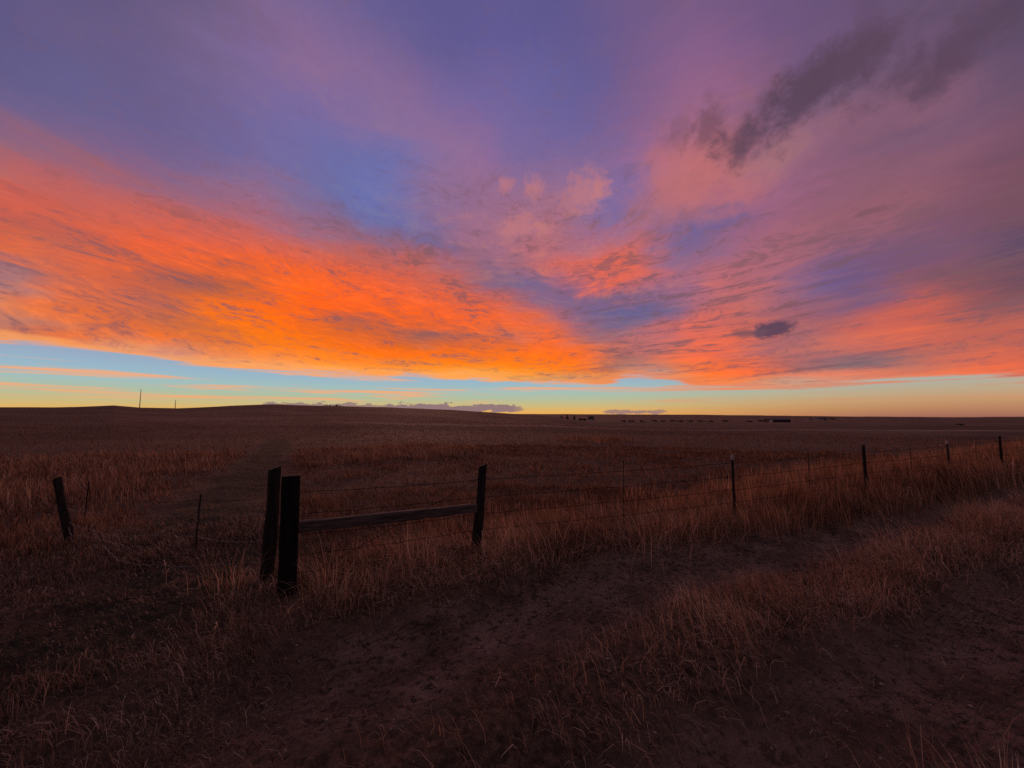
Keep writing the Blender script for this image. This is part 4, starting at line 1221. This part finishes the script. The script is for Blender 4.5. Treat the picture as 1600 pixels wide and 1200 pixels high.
def crown_mesh(w, h, z0, n, leaf, shape):
    bm = bmesh.new()
    lobes = [(random.uniform(-.28, .28) * w, random.uniform(-.28, .28) * w, z0 + h * random.uniform(.3, .75), random.uniform(.22, .36)) for _ in range(6)]
    for _ in range(n):
        if shape == 'cone':
            t = random.random() ** 1.3
            rr = w / 2 * (1 - t) * (0.55 + .45 * abs(math.sin(t * 17))) * math.sqrt(random.random()) + w * .03
            a = random.uniform(0, 6.28)
            p = Vector((rr * math.cos(a), rr * math.sin(a), z0 + h * t))
        else:
            lx, ly, lz, lr = random.choice(lobes)
            d = Vector((random.gauss(0, 1), random.gauss(0, 1), random.gauss(0, 1))).normalized() * random.random() ** .4
            p = Vector((lx + d.x * lr * w, ly + d.y * lr * w, lz + d.z * lr * h))
        s = leaf * random.uniform(.6, 1.4)
        u = Vector((random.gauss(0, 1), random.gauss(0, 1), random.gauss(0, 1))).normalized()
        v = u.orthogonal().normalized()
        q = [p + u * s, p + v * s, p - u * s, p - v * s]
        bm.faces.new([bm.verts.new(c) for c in q])
    return bm


def tree(name, x, y, w, h, shape, label, group, trunk=.18, n=260, leaf=None, cat='tree'):
    z0 = gz(x, y)
    root = empty(name, (x, y, z0), label, cat, group)
    bm = bmesh.new()
    th = h * (trunk + .35)
    tube(bm, [Vector((0, 0, -.5)), Vector((.02 * h, 0, th * .5)), Vector((0, .01 * h, th))], [h * .035, h * .026, h * .012], 7)
    for k in range(4):
        a = k * 1.7 + x
        tube(bm, [Vector((0, 0, th * .6)), Vector((math.cos(a) * w * .25, math.sin(a) * w * .25, th * 1.05))], [h * .014, h * .006], 5)
    obj('trunk', bm, MAT_BARK, root)
    obj('crown', crown_mesh(w, h * (1 - trunk), h * trunk, n, leaf or w * .07, shape), MAT_NEEDLE if shape == 'cone' else MAT_LEAF, root)
    return root


# small row of trees on the left ridge line: only their tops clear it
k = 0
RT = [(505, 3.0, 'first'), (510, 3.6, 'second'), (515, 3.3, 'third'), (520, 3.0, 'fourth'), (526, 3.8, 'fifth'), (531, 3.2, 'sixth'), (537, 2.9, 'last')]
for px_, hh, word in RT:
    x, y = az_pt(px_, 262)
    tree('ridge_tree', x, y, 2.6, hh * .95, 'round', 'small dark tree, %s from the left in the row on the left ridge' % word, 'row of small trees on the left ridge', .4, 160)

DF = 470
for px_, hh, lab in ((877, 5.2, 'leftmost pointed dark conifer of the farmstead trees'), (886, 7.6, 'tallest pointed dark conifer of the farmstead trees'), (897, 6.6, 'pointed dark conifer between the tallest conifer and the low bushes')):
    x, y = az_pt(px_, DF)
    tree('conifer_tree', x, y, 5.0, hh, 'cone', lab, 'trees at the far farmstead', .08, 320)
for px_, w, hh, lab in ((906, 6, 3.0, 'low bush right of the pointed conifers'), (913, 5, 3.3, 'low bush touching the big round tree'), (925, 15, 7.4, 'big round bare tree at the right end of the farmstead')):
    x, y = az_pt(px_, DF)
    tree('round_tree' if w > 10 else 'bush', x, y, w, hh, 'round', lab, 'trees at the far farmstead', .1, 420, .45, 'tree' if w > 10 else 'bush')
HB = [(974, 6, 2.6), (985, 7, 2.2), (1003, 6, 2.4), (1022, 8, 2.4), (1036, 7, 2.0), (1052, 9, 2.6), (1064, 8, 2.3), (1078, 9, 2.5), (1095, 9, 2.4), (1110, 8, 2.0), (1132, 7, 2.2)]
ORD = ['first', 'second', 'third', 'fourth', 'fifth', 'sixth', 'seventh', 'eighth', 'ninth', 'tenth', 'last']
for (px_, w, hh), word in zip(HB, ORD):
    x, y = az_pt(px_, 440)
    tree('bush', x, y, w, hh, 'round', 'low dark bush, %s from the left in the line right of the farmstead trees' % word, 'line of bushes along the valley floor', .05, 160, .4, 'bush')
x, y = az_pt(1498, 190)
tree('bush', x, y, 3.4, 1.7, 'round', 'lone dark bush on the open slope far to the right', None, .05, 160, .2, 'bush')


def shed(name, px_, Y, w, d, hw, hr, rot, mw, mr, label, cat='building', door=True):
    x, y = az_pt(px_, Y)
    root = empty(name, (x, y, gz(x, y)), label, cat)
    root.rotation_euler.z = rot
    bm = bmesh.new()
    pr = [(-d / 2, -1), (d / 2, -1), (d / 2, hw), (0, hr - .05), (-d / 2, hw)]
    a = [bm.verts.new((-w / 2, p, q)) for p, q in pr]; b = [bm.verts.new((w / 2, p, q)) for p, q in pr]
    for i in range(5): bm.faces.new((a[i], a[(i + 1) % 5], b[(i + 1) % 5], b[i]))
    bm.faces.new(a[::-1]); bm.faces.new(b)
    obj('wall', bm, mw, root)
    bm = bmesh.new()
    e = .3
    k = (hr - hw) / (d / 2)
    pr = [(-d / 2 - e, hw - e * k), (0, hr), (d / 2 + e, hw - e * k), (d / 2 + e, hw - e * k + .12), (0, hr + .14), (-d / 2 - e, hw - e * k + .12)]
    a = [bm.verts.new((-w / 2 - e, p, q)) for p, q in pr]; b = [bm.verts.new((w / 2 + e, p, q)) for p, q in pr]
    for i in range(6): bm.faces.new((a[i], a[(i + 1) % 6], b[(i + 1) % 6], b[i]))
    bm.faces.new(a[::-1]); bm.faces.new(b)
    obj('roof', bm, mr, root)
    if door:
        bm = bmesh.new()
        bmesh.ops.create_cube(bm, size=1, matrix=Matrix.Translation((w * .15, -d / 2 - .04, hw * .42)) @ Matrix.Diagonal((min(3, w * .3), .08, hw * .84, 1)))
        obj('door', bm, MAT_ROOFD, root)
    return root


shed('long_barn', 1212, 430, 24, 10, 2.6, 4.2, .05, MAT_BARN, MAT_ROOFD, 'long low dark barn out on the plain right of centre')
shed('shed', 1203, 405, 2.4, 2.2, 2.0, 2.7, .1, MAT_PALE, MAT_PALE, 'tiny pale shed standing in front of the long dark barn', door=False)
shed('shed', 923, 452, 2.6, 2.4, 1.6, 2.3, .1, MAT_PALE, MAT_PALE, 'tiny pale shed under the big round farmstead tree', door=False)
shed('farmhouse', 1281, 640, 18, 9, 2.4, 4.2, -.1, MAT_PALE, MAT_ROOFD, 'low pale building with dark roof far off right of the long barn')
shed('shed', 1262, 650, 6, 6, 2.4, 3.8, .2, MAT_PALE, MAT_ROOFD, 'small pale shed with dark roof just left of the far low building', door=False)
for px_, w, hh, lab in ((1187, 7, 2.9, 'dark bush at the left end of the long barn'), (1170, 9, 1.8, 'low wide bush left of the long barn'), (1300, 9, 3.4, 'bush right of the far low pale building')):
    x, y = az_pt(px_, 440 if px_ < 1250 else 640)
    tree('bush', x, y, w, hh, 'round', lab, None, .05, 200, .4, 'bush')
